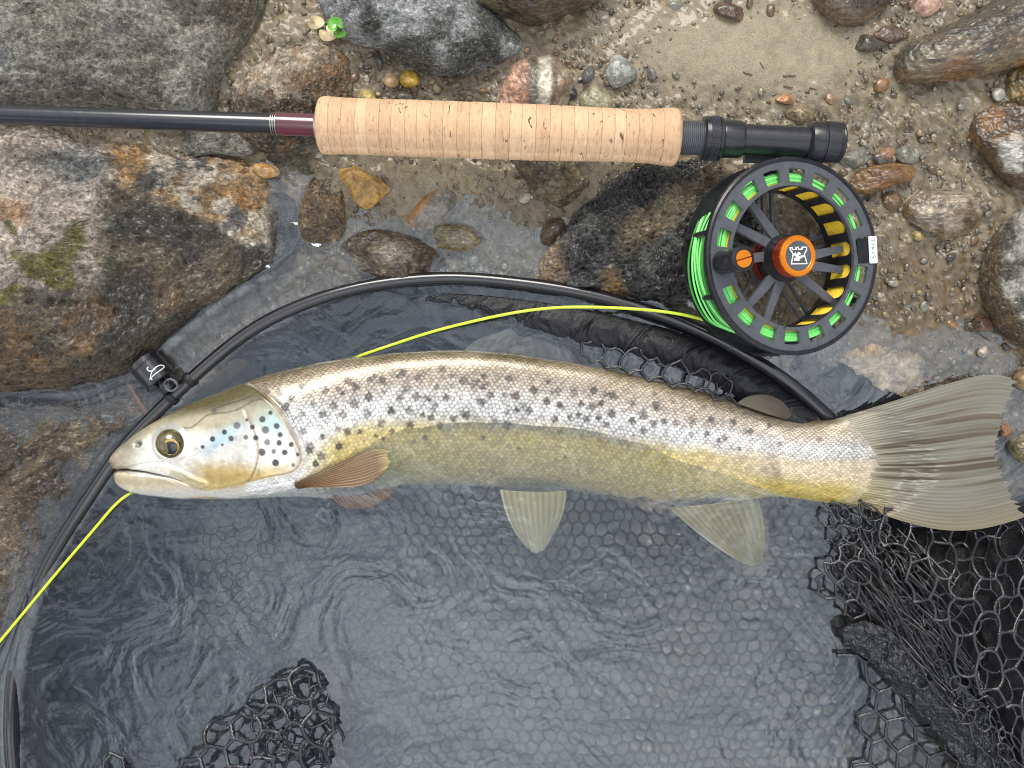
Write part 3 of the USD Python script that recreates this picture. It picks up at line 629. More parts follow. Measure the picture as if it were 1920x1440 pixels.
for lab, pts, zz, matn, c, sd in [
    ('pale grey upright pebble right of the pink and white stone', [(1138, 150), (1142, 116), (1158, 102), (1180, 116), (1196, 140), (1178, 156), (1150, 164)], 0.0065, 'pale_stone', (0.28, 0.29, 0.255), 51),
    ('yellowish green pebble touching the upper edge of the cork grip', [(1086, 200), (1092, 172), (1112, 160), (1136, 172), (1150, 196), (1140, 212), (1100, 212)], 0.007, 'pale_stone', (0.27, 0.25, 0.15), 52),
    ('dark grey slanting pebble between the pink stone and the pale upright pebble', [(1090, 150), (1096, 130), (1110, 122), (1116, 132), (1104, 154), (1094, 158)], 0.005, 'pebble_stone', (0.10, 0.10, 0.085), 53),
    ('small glossy black pebble at the right foot of the pink and white stone', [(1060, 178), (1064, 166), (1076, 163), (1083, 174), (1078, 186), (1066, 187)], 0.005, 'pebble_stone', (0.03, 0.03, 0.034), 54),
    ('bright yellow pebble in the sand above the cork grip', [(748, 150), (754, 136), (770, 132), (784, 143), (788, 156), (772, 164), (756, 162)], 0.006, 'pale_stone', (0.46, 0.29, 0.05), 55),
    ('peach pebble touching the left side of the bright yellow pebble', [(718, 150), (724, 140), (740, 139), (749, 150), (742, 164), (728, 162)], 0.005, 'pale_stone', (0.40, 0.27, 0.14), 56),
    ('yellow pebble tucked against the front upper edge of the cork grip', [(676, 192), (678, 170), (692, 168), (706, 184), (716, 198), (690, 204)], 0.006, 'pale_stone', (0.40, 0.31, 0.10), 57),
    ('grey brown oval pebble just above the cork grip below the bright yellow pebble', [(738, 178), (748, 170), (766, 172), (776, 182), (766, 190), (746, 188)], 0.005, 'pebble_stone', (0.14, 0.125, 0.095), 58),
    ('thin dark sliver of stone standing in sand under the pale speckled rock', [(700, 98), (706, 92), (714, 104), (718, 126), (712, 136), (706, 122)], 0.006, 'pebble_stone', (0.045, 0.042, 0.036), 59),
    ('dark brown oval stone in gravel at the top left of the smooth sand', [(1338, 14), (1352, 4), (1376, 8), (1396, 24), (1390, 38), (1362, 32), (1344, 26)], 0.007, 'pebble_stone', (0.085, 0.05, 0.032), 60),
    ('pink rounded stone at the top edge left of the long brown slab', [(1714, 20), (1724, -4), (1750, -14), (1768, 4), (1752, 24), (1726, 32)], 0.010, 'pale_stone', (0.40, 0.235, 0.175), 61),
    ('dark brown pebble pile stone right of the dark rounded top stone', [(1636, 68), (1656, 48), (1688, 52), (1708, 66), (1688, 80), (1654, 78)], 0.009, 'pebble_stone', (0.10, 0.062, 0.04), 62),
    ('blackish stone at the upper right corner of the smooth sand patch', [(1596, 84), (1616, 64), (1646, 72), (1664, 84), (1640, 96), (1612, 96)], 0.008, 'pebble_stone', (0.06, 0.048, 0.034), 63),
    ('pale grey oval stone right of the black reel seat end', [(1572, 300), (1596, 282), (1622, 278), (1634, 292), (1616, 310), (1586, 316)], 0.007, 'pale_stone', (0.21, 0.20, 0.17), 64),
    ('reddish brown pebble between two grey stones above the long orange brown stone', [(1642, 296), (1650, 280), (1666, 274), (1680, 282), (1672, 296), (1652, 304)], 0.006, 'pebble_stone', (0.22, 0.12, 0.065), 65),
    ('speckled grey round stone right of the reddish pebble above the orange stone', [(1678, 294), (1686, 276), (1704, 270), (1722, 284), (1720, 302), (1694, 306)], 0.007, 'pebble_stone', (0.19, 0.18, 0.145), 66),
    ('dark brown round stone at the left end of the broad greyish brown stone', [(1652, 374), (1664, 360), (1684, 362), (1692, 382), (1676, 396), (1658, 390)], 0.006, 'pebble_stone', (0.15, 0.095, 0.05), 67),
    ('yellow pebble between the fly reel and the broad greyish brown stone', [(1708, 442), (1714, 434), (1726, 436), (1732, 446), (1720, 452)], 0.005, 'pale_stone', (0.38, 0.29, 0.12), 68),
    ('white pebble below the tip of the long brown slab near the right edge', [(1860, 178), (1866, 166), (1882, 168), (1884, 182), (1870, 190)], 0.007, 'pale_stone', (0.52, 0.50, 0.43), 69),
    ('rusty oval pebble lying in gravel above the black reel seat', [(1472, 212), (1486, 200), (1520, 200), (1538, 212), (1520, 226), (1486, 226)], 0.006, 'pebble_stone', (0.20, 0.145, 0.08), 70),
    ('orange pebble at the lower left border of the smooth sand patch', [(1452, 186), (1464, 178), (1486, 182), (1490, 192), (1470, 196)], 0.005, 'pebble_stone', (0.33, 0.16, 0.065), 71),
    ('olive pebble under shallow water beside the grey right edge rock', [(1806, 630), (1822, 618), (1850, 618), (1866, 632), (1850, 646), (1820, 646)], -0.004, 'pebble_stone', (0.17, 0.14, 0.045), 72),
    ('dark red brown pebble in the puddle at the foot of the grey right edge rock', [(1824, 606), (1836, 592), (1856, 596), (1864, 610), (1846, 622), (1830, 618)], 0.005, 'pebble_stone', (0.09, 0.045, 0.028), 73),
    ('tan rounded stone at the right edge just above the upper tail lobe', [(1898, 714), (1906, 698), (1930, 690), (1950, 702), (1944, 726), (1916, 730)], 0.007, 'pale_stone', (0.30, 0.20, 0.085), 74),
    ('dark olive stone behind the trailing edge of the trout tail', [(1884, 838), (1900, 812), (1940, 806), (1960, 850), (1940, 882), (1904, 866)], 0.004, 'pebble_stone', (0.13, 0.105, 0.05), 75),
    ('orange pebble peeking past the notch of the trout tail', [(1872, 806), (1880, 790), (1894, 796), (1894, 818), (1880, 822)], 0.004, 'pebble_stone', (0.34, 0.16, 0.07), 76),
    ('white speckled pebble in shallow water above the tan tail side stone', [(1832, 664), (1838, 652), (1850, 650), (1852, 664), (1842, 670)], 0.0, 'pale_stone', (0.46, 0.40, 0.35), 77)]:
    hz = float(bed_height(*np.mean(pts, 0)))
    ztop = max(zz + 0.004, hz + 0.0045) if zz > -0.002 else -0.002
    rock('pebble' if 'pebble' in lab else 'stone', lab, pts, min(hz, ztop - 0.005) , ztop, matn, c, sd, p=2.2, q=1.9, amp=0.0006, freq=240, planes=2, category='pebble' if 'pebble' in lab else 'stone')

# ---------------------------------------------------------------- loose pebbles, one by one
rng = np.random.default_rng(77)
BIG = [Polygon(np.asarray(o)).buffer(-6) for o in SHORE]
kinds = list(PEB)
words = {'brown': 'wet brown', 'grey': 'wet grey', 'dark': 'blackish', 'tan': 'tan', 'rust': 'rust coloured', 'olive': 'olive', 'pale': 'pale'}
def pebble_mesh(seed, sub=2):
    m = trimesh.creation.icosphere(subdivisions=sub)
    v = np.array(m.vertices)
    r = np.random.default_rng(seed)
    for _ in range(4):
        d = r.normal(size=3); d /= np.linalg.norm(d)
        o = r.uniform(0.62, 0.95); s = v @ d
        v = v - np.maximum(s - o, 0)[:, None] * d * 0.85
    v = v * (1 + 0.22 * (fbm(v * 1.3 + seed, 3, seed) - 0.5)[:, None])
    return v, np.array(m.faces)
PROTO = [pebble_mesh(900 + i) for i in range(14)]
SEEN = {}
def pebble_label(x, y, a, sc, k):
    size = 'tiny' if a < 5 else ('small' if a < 7.5 else 'larger')
    shape = 'round' if sc[1] / sc[0] > 0.75 else ('oval' if sc[1] / sc[0] > 0.65 else 'elongated')
    spots = [((780, 130), 'above the left half of the cork grip'), ((1120, 130), 'above the right half of the cork grip'), ((1300, 160), 'between cork grip end and smooth sand'), ((1480, 200), 'above the reel seat'), ((1240, 30), 'near the top edge left of the smooth sand'), ((1500, 20), 'along the top edge above the smooth sand'),
             ((1680, 200), 'below the long brown slab'), ((1640, 260), 'right of the butt cap'), ((1760, 300), 'left of the rusty oval stone'), ((1660, 420), 'just right of the reel rim'), ((1780, 500), 'left of the grey edge rock'), ((1700, 560), 'below the sticker side of the reel'), ((1860, 420), 'between the two right edge stones'),
             ((640, 300), 'under the front of the cork grip'), ((820, 330), 'in tan sand below the cork grip'), ((930, 440), 'in the puddle above the hoop'), ((600, 480), 'in the puddle beside the banded boulder'), ((1780, 660), 'in shallow water above the tail'), ((1640, 80), 'between slab and dark top stone'), ((1880, 640), 'at the foot of the grey edge rock')]
    where = min(spots, key=lambda s_: (s_[0][0] - x) ** 2 + (s_[0][1] - y) ** 2)[1]
    lab = '%s %s %s pebble %s' % (size, shape, words[k], where)
    if lab in SEEN:
        X, Y = SEEN[lab]
        lab = ('upper ' if y < Y - 12 else 'lower ' if y > Y + 12 else 'left ' if x < X else 'right ') + lab
    SEEN.setdefault(lab, (x, y))
    return lab
placed = []
regions = [((660, 90), (1660, 290), 0.34), ((1150, -20), (1720, 60), 0.12), ((1560, 150), (1930, 470), 0.26), ((1590, 440), (1850, 640), 0.16), ((560, 280), (1020, 520), 0.08), ((1690, 560), (1940, 720), 0.08)]
count = 0
tries = 0
while count < 215 and tries < 9000:
    tries += 1
    (x0, y0), (x1, y1), wgt = regions[rng.choice(len(regions), p=np.array([r[2] for r in regions]) / sum(r[2] for r in regions))]
    x, y = rng.uniform(x0, x1), rng.uniform(y0, y1)
    if rng.random() < patch_sand(x, y) * 1.1:
        continue
    a = float(np.clip(rng.lognormal(1.75, 0.42), 4.0, 15.0))
    if any((x - X) ** 2 + (y - Y) ** 2 < (0.85 * (a + A)) ** 2 for X, Y, A in placed) or any(b.contains(Point(x, y)) for b in BIG):
        continue
    placed.append((x, y, a)); count += 1
    k = kinds[rng.choice(len(kinds), p=[.26, .18, .13, .15, .10, .10, .08])]
    v, f = PROTO[rng.integers(len(PROTO))]
    th = rng.uniform(0, np.pi)
    sc = np.array([a, a * rng.uniform(0.55, 0.85), a * rng.uniform(0.35, 0.6)]) * S
    v = v * sc
    v = v @ np.array([[np.cos(th), np.sin(th), 0], [-np.sin(th), np.cos(th), 0], [0, 0, 1]])
    z = float(bed_height(x, y)) + sc[2] * rng.uniform(0.05, 0.45)
    v = v + W(x, y, z)
    part('pebble', (v, f), 'gravel_' + k, smooth=True, label=pebble_label(x, y, a, sc, k), category='pebble', group='%s pebbles in the stream gravel' % words[k])

# ---------------------------------------------------------------- grit too small to count
rng = np.random.default_rng(5)
GR_V, GR_F, GR_C, off = [], [], [], 0
gm = [pebble_mesh(300 + i, 1) for i in range(8)]; g0 = [pebble_mesh(330 + i, 0) for i in range(8)]
n = 0
cols = np.array([PEB[k] for k in kinds])
pts = rng.uniform([-200, -200], [2120, 1000], (34000, 2))
pts = pts[rng.random(len(pts)) > patch_sand(pts[:, 0], pts[:, 1]) * 1.02 + 0.02]
dens = fbm(np.c_[pts / 90, 0 * pts[:, :1]], 3, 44)
pts = pts[rng.random(len(pts)) < smoothstep(0.25, 0.55, dens) * 0.85 + 0.15]
hz = bed_height(pts[:, 0], pts[:, 1])
for (x, y), h in zip(pts, hz):
    if h < -0.03:
        continue
    a = min(rng.lognormal(1.05, 0.45), 8.0) * S
    v, f = (gm if a > 3.2 * S else g0)[rng.integers(8)]
    th = rng.uniform(0, np.pi); c, s_ = np.cos(th), np.sin(th)
    v = v * np.array([a, a * rng.uniform(0.5, 0.9), a * rng.uniform(0.35, 0.6)]) @ np.array([[c, s_, 0], [-s_, c, 0], [0, 0, 1]])
    v = v + W(x, y, h + a * 0.15)
    GR_V.append(v); GR_F.append(f + off); off += len(v)
    GR_C.append(np.repeat(((0.6 * cols[rng.choice(7, p=[.22, .18, .14, .22, .07, .09, .08])] + 0.4 * np.array([0.165, 0.13, 0.08])) * rng.uniform(0.6, 1.3))[None], len(v), 0))
part('gravel', (np.vstack(GR_V), np.vstack(GR_F)), 'pebble_stone', smooth=True, Cd=np.vstack(GR_C), label='fine wet gravel and grit strewn over the stream bed', category='gravel', kind='stuff')
# ---------------------------------------------------------------- the brown trout
BACK = np.array([(203, 868), (207, 857), (216, 845), (235, 829), (262, 808), (300, 785), (350, 760), (400, 740), (450, 721), (500, 703), (560, 688), (620, 676), (680, 668), (760, 660), (860, 656), (940, 661), (1040, 675), (1140, 692), (1240, 715), (1330, 738), (1400, 760), (1450, 777), (1500, 788), (1550, 788), (1600, 779), (1650, 773), (1692, 776)], float)
BELLY = np.array([(203, 868), (204, 876), (210, 888), (217, 906), (232, 918), (255, 926), (290, 931), (350, 936), (420, 936), (500, 933), (560, 931), (620, 935), (700, 923), (760, 919), (850, 920), (940, 925), (1050, 927), (1120, 937), (1180, 949), (1250, 955), (1330, 946), (1400, 938), (1450, 931), (1500, 936), (1560, 945), (1610, 952), (1650, 953), (1692, 948)], float)
from scipy.interpolate import PchipInterpolator, Akima1DInterpolator
def mono(pts):
    p = np.asarray(pts, float); p = p[np.r_[True, np.diff(p[:, 0]) > 0]]
    return PchipInterpolator(p[:, 0], p[:, 1])
yT, yB = mono(BACK), mono(BELLY)
sm = lambda X_, Y_, k_=1.0: (lambda f_: (lambda x: f_(np.clip(x, X_[0], X_[-1])) * k_))(PchipInterpolator(X_, Y_))
HALF = sm([203, 212, 230, 260, 320, 420, 560, 760, 900, 1100, 1300, 1450, 1560, 1620, 1660, 1692], [0.0, 3.0, 5.5, 8.5, 13, 17, 20, 22, 22, 20.5, 17, 13, 9.5, 6.5, 4.0, 1.2], 1e-3)
SW = sm([203, 480, 560, 640, 700, 760, 880, 960, 1100, 1200, 1280, 1350, 1420, 1470, 1700], [-0.97, -0.96, -0.85, -0.52, -0.28, -0.12, -0.02, 0.0, 0.02, -0.02, -0.22, -0.42, -0.72, -0.97, -0.99])
LIFT = sm([203, 300, 480, 560, 900, 1250, 1420, 1520, 1650, 1692], [5.0, 2.5, 0.5, -1.5, -2.5, -2.0, 0.5, 3.5, 7.0, 7.2], 1e-3)   # height of the back edge
def fish_z(x, s):
    """Height of the upper skin at column x; s = +1 back edge, -1 belly edge."""
    b = HALF(x); sw = SW(x); L = LIFT(x)
    tau = np.clip((b * np.sqrt(np.clip(1 - sw * sw, 0, 1)) + L) / (1 - sw), -0.004, 0.02)
    return L - tau + tau * s + b * np.sqrt(np.clip(1 - s * s, 0, 1)), L - tau + tau * s - b * np.sqrt(np.clip(1 - s * s, 0, 1))
def fish_top(px, py):
    s = 1 - 2 * (py - yT(px)) / np.maximum(yB(px) - yT(px), 1)
    return fish_z(px, np.clip(s, -1, 1))[0]

xs = np.unique(np.r_[203 + 12 * (1 - np.cos(np.linspace(0, np.pi / 2, 12))), np.arange(215, 1692.1, 1.3)])
phi = np.linspace(0, np.pi, 330)
sv = np.cos(phi)
X = np.repeat(xs[:, None], len(phi), 1); Sg = np.repeat(sv[None], len(xs), 0)
mid = (yT(xs) + yB(xs))[:, None] / 2; hw = (yB(xs) - yT(xs))[:, None] / 2
Y = mid - hw * Sg
Z, _ = fish_z(X, Sg)
P2 = np.stack([X.ravel(), Y.ravel()], -1)
x_, y_ = P2[:, 0], P2[:, 1]
s_ = Sg.ravel()
# --- head anatomy, as relief -------------------------------------------------
OPERC = [(452, 716), (470, 722), (491, 737), (521, 764), (547, 806), (563, 838), (566, 866), (552, 884), (520, 893), (470, 903), (399, 919), (360, 930), (300, 934), (215, 915), (196, 868), (230, 820), (300, 775), (400, 735)]
PREOP = [(462, 770), (473, 798), (484, 836), (481, 871), (464, 903)]
MOUTH = [(196, 884), (228, 883), (262, 885), (300, 892), (330, 900), (356, 911), (385, 918)]
MAXIL = [(232, 884), (270, 872), (310, 872), (345, 884), (375, 899), (391, 910), (388, 917), (372, 918), (350, 912), (320, 899), (280, 889)]
LOWJAW = [(214, 889), (240, 890), (300, 896), (350, 912), (390, 920), (430, 914), (520, 897), (545, 893), (560, 931), (420, 936), (300, 931), (240, 922), (216, 905)]
hd = x_ < 620
def on_head(fn):
    out = np.full(len(P2), 1e3); out[hd] = fn(P2[hd]); return out
d_op = on_head(lambda p: sdist(p, spline(OPERC, 160, True)))
d_pre = on_head(lambda p: seg_dist(p, spline(PREOP, 60)))
d_mouth = on_head(lambda p: seg_dist(p, spline(MOUTH, 80)))
d_max = on_head(lambda p: sdist(p, spline(MAXIL, 90, True)))
d_jaw = on_head(lambda p: sdist(p, spline(LOWJAW, 120, True)))
d_eye = np.hypot(x_ - 319, y_ - 832)
d_nos = np.hypot((x_ - 259) / 1.2, y_ - 832)
BR = [[(430, 915), (480, 908), (540, 894)], [(400, 926), (470, 918), (545, 902)], [(450, 929), (510, 920), (556, 910)]]
d_br = on_head(lambda p: np.minimum.reduce([seg_dist(p, spline(b, 30)) for b in BR]))
SKULL = [[(345, 802), (372, 792), (386, 780), (420, 774), (455, 765), (478, 752), (492, 750)], [(405, 765), (425, 758), (450, 752), (470, 742)]]
d_sk = on_head(lambda p: np.minimum.reduce([seg_dist(p, spline(b, 40)) for b in SKULL]))
rel = np.zeros(len(P2))
g = lambda d, w: np.exp(-(d / w) ** 2)
rel += 1.3e-3 * smoothstep(6, -8, d_op) * smoothstep(380, 470, x_)            # gill cover stands over the shoulder
rel -= 0.9e-3 * g(d_op - 4, 4.5) * smoothstep(430, 480, x_) * (y_ < 900)
rel += 0.35e-3 * g(d_op + 6, 4) * smoothstep(470, 500, x_)
rel -= 0.55e-3 * g(d_pre - 1, 3.0)
rel -= 2.6e-3 * g(d_mouth, 2.3) * smoothstep(372, 330, x_) + 0.8e-3 * g(d_mouth, 5) * smoothstep(300, 215, x_)
rel += 0.7e-3 * smoothstep(3, -5, d_max) - 0.35e-3 * g(d_max - 2, 2.2)
rel -= 0.5e-3 * g(d_jaw - 1, 3) * (y_ > 893) * (x_ > 380)
rel -= 0.28e-3 * g(d_br, 2.6)
rel -= 0.16e-3 * g(d_sk, 2.0)
rel += 0.8e-3 * smoothstep(44, 27, d_eye) - 2.8e-3 * smoothstep(27.5, 21, d_eye) - 0.5e-3 * g(d_eye - 36, 5)
rel -= 1.5e-3 * g(d_nos, 5) - 0.5e-3 * g(d_nos - 9, 4)
rel += (fbm(np.stack([x_ / 26, y_ / 26, 0 * x_], -1), 4, 2) - 0.5) * 0.7e-3 * smoothstep(560, 480, x_)
# --- scales: staggered lattice over the skin -----------------------------------
body = smoothstep(0, 5, d_op) * smoothstep(452 - 0, 470, x_ + np.clip(y_ - 716, -40, 60) * 0.0 + 4 * np.sin(y_ / 5)) * smoothstep(1684, 1664, x_ + 78 * ((y_ - 866) / 86) ** 2)
pitch_x, pitch_v = 7.8, 6.8
arc = np.clip(phi, 0, np.pi)[None] * (118 + 0.0 * X)              # even rows round the flank
shear = 0.35 * (X - 400)
u = (x_ + 0.12 * (y_ - 800)) / pitch_x; vv = (arc.ravel() + 0.02 * x_) / pitch_v
u = u + (N2(x_, y_, 46, 61, 2) - .5) * 1.5; vv = vv + (N2(x_, y_, 52, 62, 2) - .5) * 1.3
F1 = np.full(len(P2), 9.0); F2 = np.full(len(P2), 9.0); ID = np.zeros(len(P2))
r0 = np.floor(vv)
DU = np.zeros(len(P2))
for dr in (-1, 0, 1):
    r = r0 + dr
    off_ = 0.5 * (np.mod(r, 2))
    c0 = np.floor(u - off_)
    for dc in (0, 1):
        cu = c0 + dc + off_
        h_ = cu * 91.7 + r * 47.3
        dd = np.hypot((u - cu - .2 * np.sin(h_ * 12.9)) * 1.0, (vv - r - .2 * np.sin(h_ * 7.7)) * 0.92)
        near = dd < F1
        F2 = np.where(near, F1, np.minimum(F2, dd)); ID = np.where(near, cu * 131.7 + r * 17.13, ID); DU = np.where(near, u - cu, DU); F1 = np.where(near, dd, F1)
edge = np.clip((F2 - F1) / 0.30, 0, 1); edge = 0.5 * edge + 0.5 * smoothstep(0.66, 0.22, np.hypot(F1, 0) - 0.10 * DU)
rnd = np.mod(np.sin(ID) * 43758.5453, 1.0); rnd2 = np.mod(np.sin(ID * 1.7 + 3) * 24634.6345, 1.0)
sc_amp = 0.10e-3 * (0.75 + 0.5 * rnd)
rel += body * sc_amp * (edge ** 0.6 * (0.75 + 0.55 * DU) + (rnd2 - .5) * 1.1 * DU)
rel += body * (fbm(np.stack([x_ / 80, y_ / 80, 0 * x_], -1), 3, 12) - 0.5) * 0.8e-3
lat = 0.10 - 0.02 * np.sin(x_ / 200)
# --- pigment -------------------------------------------------------------------
nz = N2(x_, y_, 40, 71); nf = N2(x_, y_, 9, 72)
sw_ = s_ + (nz - .5) * 0.22
C = np.zeros((len(P2), 3)) + (0.86, 0.83, 0.79)
C = mixc(C, (0.58, 0.49, 0.40), smoothstep(0.22, 0.60, sw_))
C = mixc(C, (0.33, 0.265, 0.18), smoothstep(0.50, 0.90, sw_))
C = mixc(C, (0.17, 0.13, 0.075), smoothstep(0.88, 1.0, sw_))
oliv = mixc((0.72, 0.56, 0.20), (0.64, 0.52, 0.26), nz)
C = mixc(C, oliv, smoothstep(0.16, -0.18, sw_ + 0.18 * smoothstep(700, 560, x_)) * smoothstep(540, 640, x_))
C = mixc(C, (0.55, 0.53, 0.46), smoothstep(-0.80, -0.97, sw_) * smoothstep(1500, 1350, x_))
yel = smoothstep(1340, 1440, x_) * smoothstep(0.0, -0.45, sw_) * smoothstep(-1.1, -0.75, sw_)
yel = smoothstep(1340, 1440, x_) * smoothstep(-0.25, -0.6, sw_) * smoothstep(1640, 1560, x_)
C = mixc(C, (0.57, 0.43, 0.10), yel * 0.75)
C = mixc(C, (0.66, 0.54, 0.42), smoothstep(1280, 1460, x_) * smoothstep(0.55, 0.1, np.abs(sw_ + 0.2)) * 0.75)
C = mixc(C, (0.50, 0.43, 0.12), np.exp(-((x_ - 740) / 110) ** 2 - ((y_ - 880) / 30) ** 2) * 0.7)
M = 0.72 * smoothstep(0.95, 0.35, sw_) * smoothstep(-0.25, 0.05, sw_) + 0.16
M = np.where(x_ > 1380, np.maximum(M, 0.55 * smoothstep(1380, 1480, x_) * smoothstep(0.95, 0.7, sw_)), M)
R = 0.25 + 0.12 * nf + 0.12 * (rnd2 - .5)
dark_edge = (1 - edge) * body
C *= (1 - dark_edge * np.where(sw_ > 0.05, 0.78, 0.42))[:, None]
C *= (1 + body * (rnd - .5) * 0.45)[:, None]
vend = smoothstep(-64, 0, x_ - (1672 - 78 * ((y_ - 866) / 86) ** 2))
C = mixc(C, (0.36, 0.335, 0.245), vend * 0.85); M = M * (1 - vend * .8)
# head
hm = 1 - smoothstep(-3, 4, d_op) ; hm = np.where(x_ < 440, 1, hm) * (x_ < 620)
hm = np.maximum(hm, smoothstep(470, 452, x_ + 4 * np.sin(y_ / 5)) * 1.0) * hd
yrel = y_ - (813 + (x_ - 320) * -0.11)
H = np.zeros((len(P2), 3)) + (0.84, 0.80, 0.72)
H = mixc(H, (0.36, 0.32, 0.22), smoothstep(20, -10, yrel + (nz - .5) * 26))
H = mixc(H, (0.11, 0.092, 0.045), smoothstep(-4, -36, yrel + (nz - .5) * 24 + 14))
H = mixc(H, (0.30, 0.26, 0.17), smoothstep(285, 235, x_ + (y_ - 840) * .3) * 0.9)
H = mixc(H, (0.38, 0.27, 0.20), smoothstep(232, 208, x_) * 0.8)
H = mixc(H, (0.66, 0.46, 0.13), smoothstep(852, 890, y_ - (x_ - 420) * 0.06 + (nz - .5) * 22) * smoothstep(330, 400, x_) * 0.9)
H = H * (0.84 + 0.32 * N2(x_, y_, 14, 77))[:, None]
H = mixc(H, (0.36, 0.60, 0.74), np.exp(-((x_ - 418) / 38) ** 2 - ((y_ - 822 + (x_ - 418) * .55) / 16) ** 2) * 0.75)
H = mixc(H, (0.44, 0.68, 0.70), np.exp(-((x_ - 515) / 30) ** 2 - ((y_ - 795) / 24) ** 2) * 0.7)
jaw = smoothstep(3, -3, d_jaw)
H = mixc(H, mixc((0.56, 0.47, 0.32), (0.60, 0.57, 0.50), smoothstep(905, 930, y_)), jaw)
H = mixc(H, (0.56, 0.45, 0.22), smoothstep(2, -4, d_max) * smoothstep(290, 350, x_) * 0.7)
H = mixc(H, (0.66, 0.60, 0.52), smoothstep(2, -4, d_max) * smoothstep(320, 270, x_) * 0.5)
H = mixc(H, (0.30, 0.20, 0.10), g(d_pre, 2.4) * 0.75)
H = mixc(H, (0.05, 0.03, 0.025), g(d_mouth, 2.0) * smoothstep(350, 300, x_))
H = mixc(H, (0.06, 0.05, 0.03), g(d_sk, 1.6) * 0.7)
H = mixc(H, (0.05, 0.045, 0.035), g(d_nos, 5))
H = mixc(H, (0.40, 0.43, 0.42), g(d_eye - 33, 4.5) * smoothstep(855, 815, y_) * 0.8)
H = mixc(H, (0.07, 0.06, 0.03), smoothstep(29, 25, d_eye))
H = mixc(H, (0.62, 0.48, 0.36), g(d_op + 4, 5) * smoothstep(500, 530, x_) * 0.8)
C = mixc(C, H, hm)
Mh = 0.10 + 0.42 * smoothstep(-10, 25, yrel) * (1 - jaw * 0.7)
M = M * (1 - hm) + Mh * hm
R = R * (1 - hm) + (0.17 + 0.12 * nf) * hm
# spots
HS = [(180 + a / 4.571, 700 + b / 4.571, r / 4.571) for a, b, r in [(1215, 447, 30), (1105, 503, 22), (1000, 562, 25), (1162, 557, 25), (1290, 545, 22), (915, 630, 18), (1085, 610, 13), (1345, 460, 22), (1455, 485, 32), (1550, 450, 25), (1580, 522, 22), (1375, 550, 24), (1470, 585, 28), (1570, 590, 24), (1672, 603, 22), (1425, 670, 32), (1525, 662, 20), (1617, 670, 25), (1730, 685, 18), (1540, 758, 30), (1690, 775, 16), (1430, 395, 28), (1500, 340, 18), (1300, 400, 13), (1015, 318, 18)]]
for i, (a, b, r) in enumerate(HS):
    w = np.where(hd)[0]; w = w[np.hypot(x_[w] - a, y_[w] - b) < r * 2 + 4]
    m = smoothstep(1.3, -1.3, np.hypot(x_[w] - a, y_[w] - b) - r * (1 + (nf[w] - .5) * .5))
    C[w] = mixc(C[w], (0.022, 0.022, 0.026) if i % 3 else (0.05, 0.055, 0.06), m * (0.95 if i % 4 else 0.8)); M[w] *= 1 - 0.9 * m
BSP = [(640 + a / 3, 480 + b / 3) for a, b in [(345, 655), (565, 635), (160, 695), (37, 705), (430, 685), (535, 738), (690, 700), (745, 718), (818, 718), (945, 690), (1083, 755), (1220, 765), (1310, 768), (1420, 758), (1525, 783), (1770, 838), (240, 765), (85, 740), (375, 745), (155, 795), (325, 800), (425, 790), (480, 800), (75, 830), (530, 838), (785, 822), (915, 780), (980, 785), (1155, 820), (1230, 838), (1460, 830), (1700, 895), (10, 890), (145, 885), (280, 870), (380, 865), (460, 890), (505, 910), (630, 915), (700, 895), (930, 880), (990, 865), (1055, 868), (1200, 918), (1285, 905), (1335, 895), (1380, 920), (1445, 912), (1635, 925), (1755, 940), (1815, 930), (1885, 940), (1695, 980), (1490, 950), (1520, 885), (1405, 850), (225, 945), (105, 990), (35, 990), (285, 985), (390, 945), (555, 955), (865, 930), (930, 955), (1230, 990), (405, 1045), (470, 1020), (800, 1020), (1000, 1083), (1260, 1130), (590, 795), (840, 780), (235, 1030), (195, 1015), (235, 700), (1025, 845), (1350, 830)]]
BSP += [(a / 3, 480 + b / 3) for a, b in [(1500, 765), (1570, 770), (1695, 735), (1830, 755), (1605, 850), (1705, 890), (1815, 890), (1705, 985), (1740, 1070), (1815, 1015), (1900, 980), (1905, 1070), (1810, 1125), (1775, 1170), (1760, 830), (1740, 1095), (1880, 840), (1640, 800)]]
BSP += [(1280 + a / 3, 480 + b / 3) for a, b in [(160, 920), (285, 930), (490, 955), (45, 1000), (135, 1000), (240, 1020), (320, 1085), (545, 1055), (770, 1030), (200, 1035), (60, 930), (380, 985)]]
rs = np.random.default_rng(8)
NB = len(BSP)
for _ in range(26):
    a = rs.uniform(560, 1330); b = float(yT(a)) + (float(yB(a)) - float(yT(a))) * rs.uniform(0.09, 0.42); BSP.append((a, b))
tree = cKDTree(P2)
for i_b, (a, b) in enumerate(BSP):
    r = (rs.uniform(5.4, 8.8) if i_b < NB else rs.uniform(3.2, 6.0)) * (0.62 if b > 815 + (a > 1250) * 20 and a > 650 else 1.0) * (0.85 if a > 1290 else 1)
    w = np.array(tree.query_ball_point([a, b], r * 1.8))
    dx, dy = x_[w] - a, y_[w] - b
    th = np.arctan2(dy, dx); k = 0.16 * np.cos(th * rs.integers(3, 7) + rs.uniform(0, 6)) + 0.5 * (nf[w] - .5) * 2
    m = smoothstep(2.6, -2.6, np.hypot(dx, dy) - r * (0.95 + k)) * (0.85 + 0.15 * (1 - edge[w])) * rs.uniform(0.62, 1.0)
    C[w] = mixc(C[w], (0.020, 0.017, 0.020) if rs.random() < 0.75 else (0.055, 0.022, 0.018), m); M[w] *= 1 - 0.92 * m
